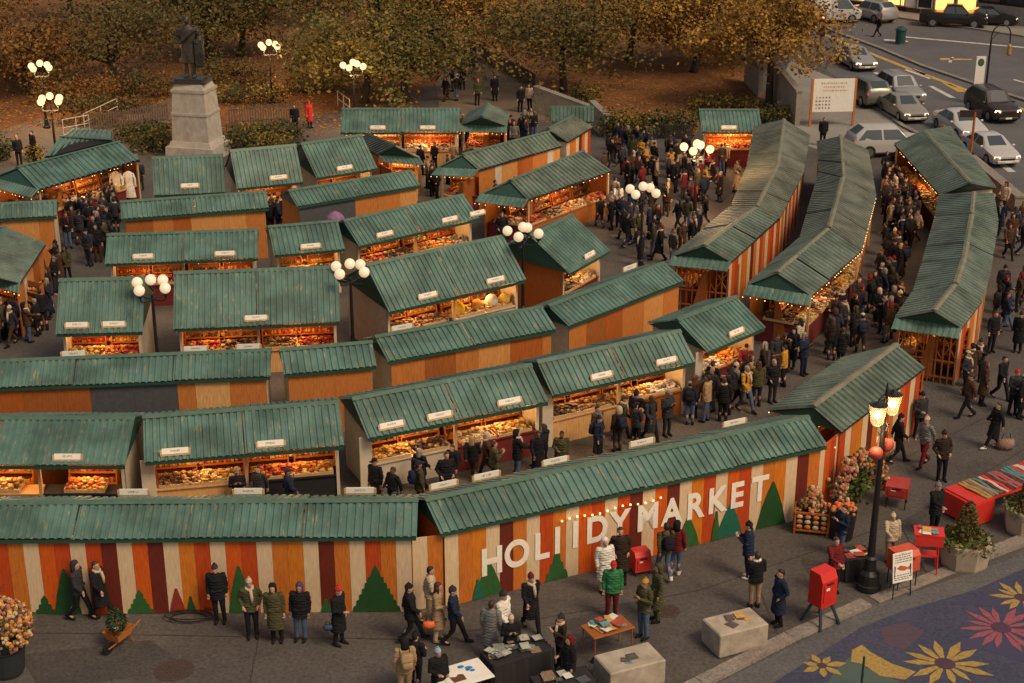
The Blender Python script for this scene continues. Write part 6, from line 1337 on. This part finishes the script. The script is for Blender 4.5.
# billboard
def billboard():
    a=at(814,131); b=at(848,121); c=(a+b)/2; d=b-a; rz=math.atan2(d.y,d.x); L=d.length; root=empty('billboard',(c.x,c.y,0),'large white notice board on two timber posts beside the golden tree','billboard',None,R(4)); L=2.62
    g=MB(); g.box((0,0,1.93),(L,.08,2.05)); bd=g.build('panel',WHITE,root)
    for s in(-1,1):
        g=MB(); g.box((s*(L/2+.04),.02,1.49),(.14,.14,2.98)); g.build('post',PLY[1],root)
    ri=mat('faded_red_ink',(.56,.36,.26)); bk=mat('grey_ink',(.22,.20,.18)); r=random.Random(8); g=MB()
    for z,x0,x1,h in((2.70,-.8,.8,.13),(2.46,-.65,.65,.11),(2.24,-.7,.8,.12)):
        x=x0
        while x<x1: w_=r.uniform(.05,.16); g.box((x+w_/2,-.045,z),(w_,.01,h*r.uniform(.5,1))); x+=w_+.05
    g.build('red_lettering',ri,bd); g=MB()
    for z in(1.80,1.58,1.36,1.15):
        for i in range(5): g.box((-1.05+i*.20,-.045,z),(r.uniform(.06,.14),.01,.10))
    g.build('black_lettering',bk,bd)
billboard()
def arc_lamp():
    c=at(978,116); c=at(984,104); root=empty('arched_lamp',(c.x,c.y,0),'black arched street lamp with hanging lantern on the avenue median','street lamp'); g=MB(); g.lathe([(0,.2),(.5,.16),(.9,.08),(4.2,.06)],(0,0,0),10); pts=[(0,0,4.2)]+[(.62-.62*math.cos(t),0,4.2+.75*math.sin(t)+.25) for t in [i*.35 for i in range(9)]]+[(1.24,0,4.0)]; g.tube(pts,.045,7); g.tube([(.05,0,4.25),(.45,0,4.75)],.02,5); g.build('pole',BLK,root); g=MB(); g.lathe([(3.2,.10),(3.3,.17),(3.75,.12),(3.8,.16),(3.95,.05)],(1.24,0,0),10); g.build('lantern',mat('amber_lantern',(.30,.17,.05),rough=.4),root)
    b=at(976,112); 
    g=MB(); g.box((-.5,0,2.0),(.62,.05,2.3)); bn=g.build('banner',WHITE,root); g=MB(); g.ball((-.5,-.03,2.75),(.22,.02,.26),10,0,6); g.build('banner_emblem',mat('dark_green_ink',(.06,.09,.06)),bn); g=MB(); g.tube([(0,0,3.12),(-.8,0,3.12)],.025,6); g.tube([(0,0,.9),(-.8,0,.9)],.025,6); g.build('banner_arm',BLK,root)
arc_lamp()
def signal():
    c=at(821,42); root=empty('traffic_signal',(c.x,c.y,0),'dark signal post with orange light and white sign near the golden tree','traffic signal'); g=MB(); g.tube([(0,0,0),(0,0,3.6)],.06,8); g.build('post',BLK,root); g=MB(); g.box((0,-.08,1.3),(.5,.3,1.7),0,0,.03); g.build('signal_box',BLK,root); g=MB(); g.ball((0,-.25,1.95),.11,8); g.build('signal_light',mat('orange_signal',(1,.3,.1),emit=(1,.18,.05),es=5,var=0),root); g=MB(); g.box((.1,-.09,3.0),(.85,.05,1.1)); g.build('sign_plate',WHITE,root)
signal()
def hydrant():
    c=at(900,44); root=empty('litter_bin',(c.x,c.y,0),'dark green round litter bin on the far traffic island','litter bin'); g=MB(); g.lathe([(0,.42),(.1,.38),(1.05,.40),(1.1,.46),(1.2,.44),(1.35,.22),(1.42,.05)],(0,0,0),14); g.build('bin_body',mat('bin_green',(.015,.055,.05),rough=.4),root)
hydrant()
def post():
    c=at(969,168); root=empty('sign_post',(c.x,c.y,0),'red-brown signpost with dark plate in front of the pale barrier','sign post'); g=MB(); g.tube([(0,0,0),(0,0,3.2)],.07,8); g.build('post',PLY[4],root); g=MB(); g.box((-.25,0,3.1),(1.2,.06,.4)); g.build('plate',BRNC,root)
post()
def thin_post():
    c=at(861,690); root=empty('marker_post',(c.x,c.y,0),'thin dark green marker post on the painted road at bottom edge','post'); g=MB(); g.lathe([(0,.12),(.05,.12),(.08,.035),(1.0,.03),(1.02,.01)],(0,0,0),10); g.build('post',mat('dark_green_post',(.015,.045,.03),rough=.5),root)
thin_post()
# white rooftop cloth banner near outer row
# shops on the far street
BRK=mat('shop_brick',(.13,.055,.035),rough=.85,scale=9,var=.3); LITW=mat('lit_shop_window',(.9,.5,.2),rough=.3,emit=(1,.36,.07),es=2.2,var=0); DARKW=mat('dark_shop_window',(.03,.03,.035),rough=.15,var=0)
def shops():
    a=at(800,-1); b=at(1060,31); c=(a+b)/2; d=b-a; L=d.length; rz=math.atan2(d.y,d.x); 
    def X(px): # local x of photo column on facade base
        lo,hi=-L,L
        for _ in range(30):
            t=(lo+hi)/2; p=c+d.normalized()*t
            if pj(p)[0]<px: lo=t
            else: hi=t
        return t
    specs=[('cream and dark red shop front with lit display, left end of the far facade',846,905,'lit'),('dark shop front with white panel and red door on the far facade',898,932,'white'),('amber-lit shop front with white window bars behind the pickup',932,976,'amber'),('red-brown shop front with grey stone base at the top right',976,1100,'brick')]
    for lab,x0,x1,kd in specs:
        u,v=X(x0),X(x1); w_=v-u; p=c+d.normalized()*((u+v)/2); root=empty('shop_front',(p.x,p.y,0),lab,'shop','shop fronts across the far street',rz)
        g=MB(); g.box((0,1.5,4.5),(w_-.02,2.6,9)); g.build('wall',BRK if kd!='lit' else mat('shop_dark_front',(.05,.035,.03)),root)
        n=max(2,round(w_/2.2)); U=w_/n
        if kd=='brick':
            g=MB(); g.box((0,.12,.75),(w_-.04,.22,1.5)); g.build('stone_base',PAVE,root)
        for i in range(n):
            x=-w_/2+(i+.5)*U
            if kd=='white' and i==0: m_=WHITE
            elif kd in('amber','lit') : m_=LITW if (i%2==0 or kd=='amber') else DARKW
            else: m_=DARKW if i%2 else BRK
            z0=.45 if kd!='brick' else 1.65
            g=MB(); g.box((x,.16,z0+1.35),(U*.8,.08,2.6)); wn=g.build('window',m_,root)
            g=MB(); g.box((x-U*.43,.1,z0+1.35),(.12,.14,2.75)); g.box((x+U*.43,.1,z0+1.35),(.12,.14,2.75)); g.box((x,.1,z0+2.7),(U*.95,.14,.12)); g.box((x,.1,z0+.02),(U*.95,.14,.12)); g.build('frame',WALLC if kd!='brick' else BLK,wn)
        g=MB(); g.box((0,.1,4.1),(w_-.05,.25,.8)); g.build('fascia_board',REDC if kd in('white','lit') else DRED,root)
    # light that the lit windows throw on the pavement
shops()
# ================================================================= tidy labels
ORDN=['leftmost','second','third','fourth','fifth','sixth','seventh','eighth','ninth','tenth']
from collections import defaultdict
bpy.context.view_layer.update()
g_=defaultdict(list)
for o in THINGS: g_[o['label']].append(o)
for lab,os_ in g_.items():
    if len(os_)<2: continue
    os_.sort(key=lambda o:pj(o.matrix_world.translation)[0])
    for i,o in enumerate(os_): o['label']=f'{ORDN[min(i,9)]} such '+lab
for o in THINGS:
    if len(o['label'].split())>16: print('LONG',o['label'])
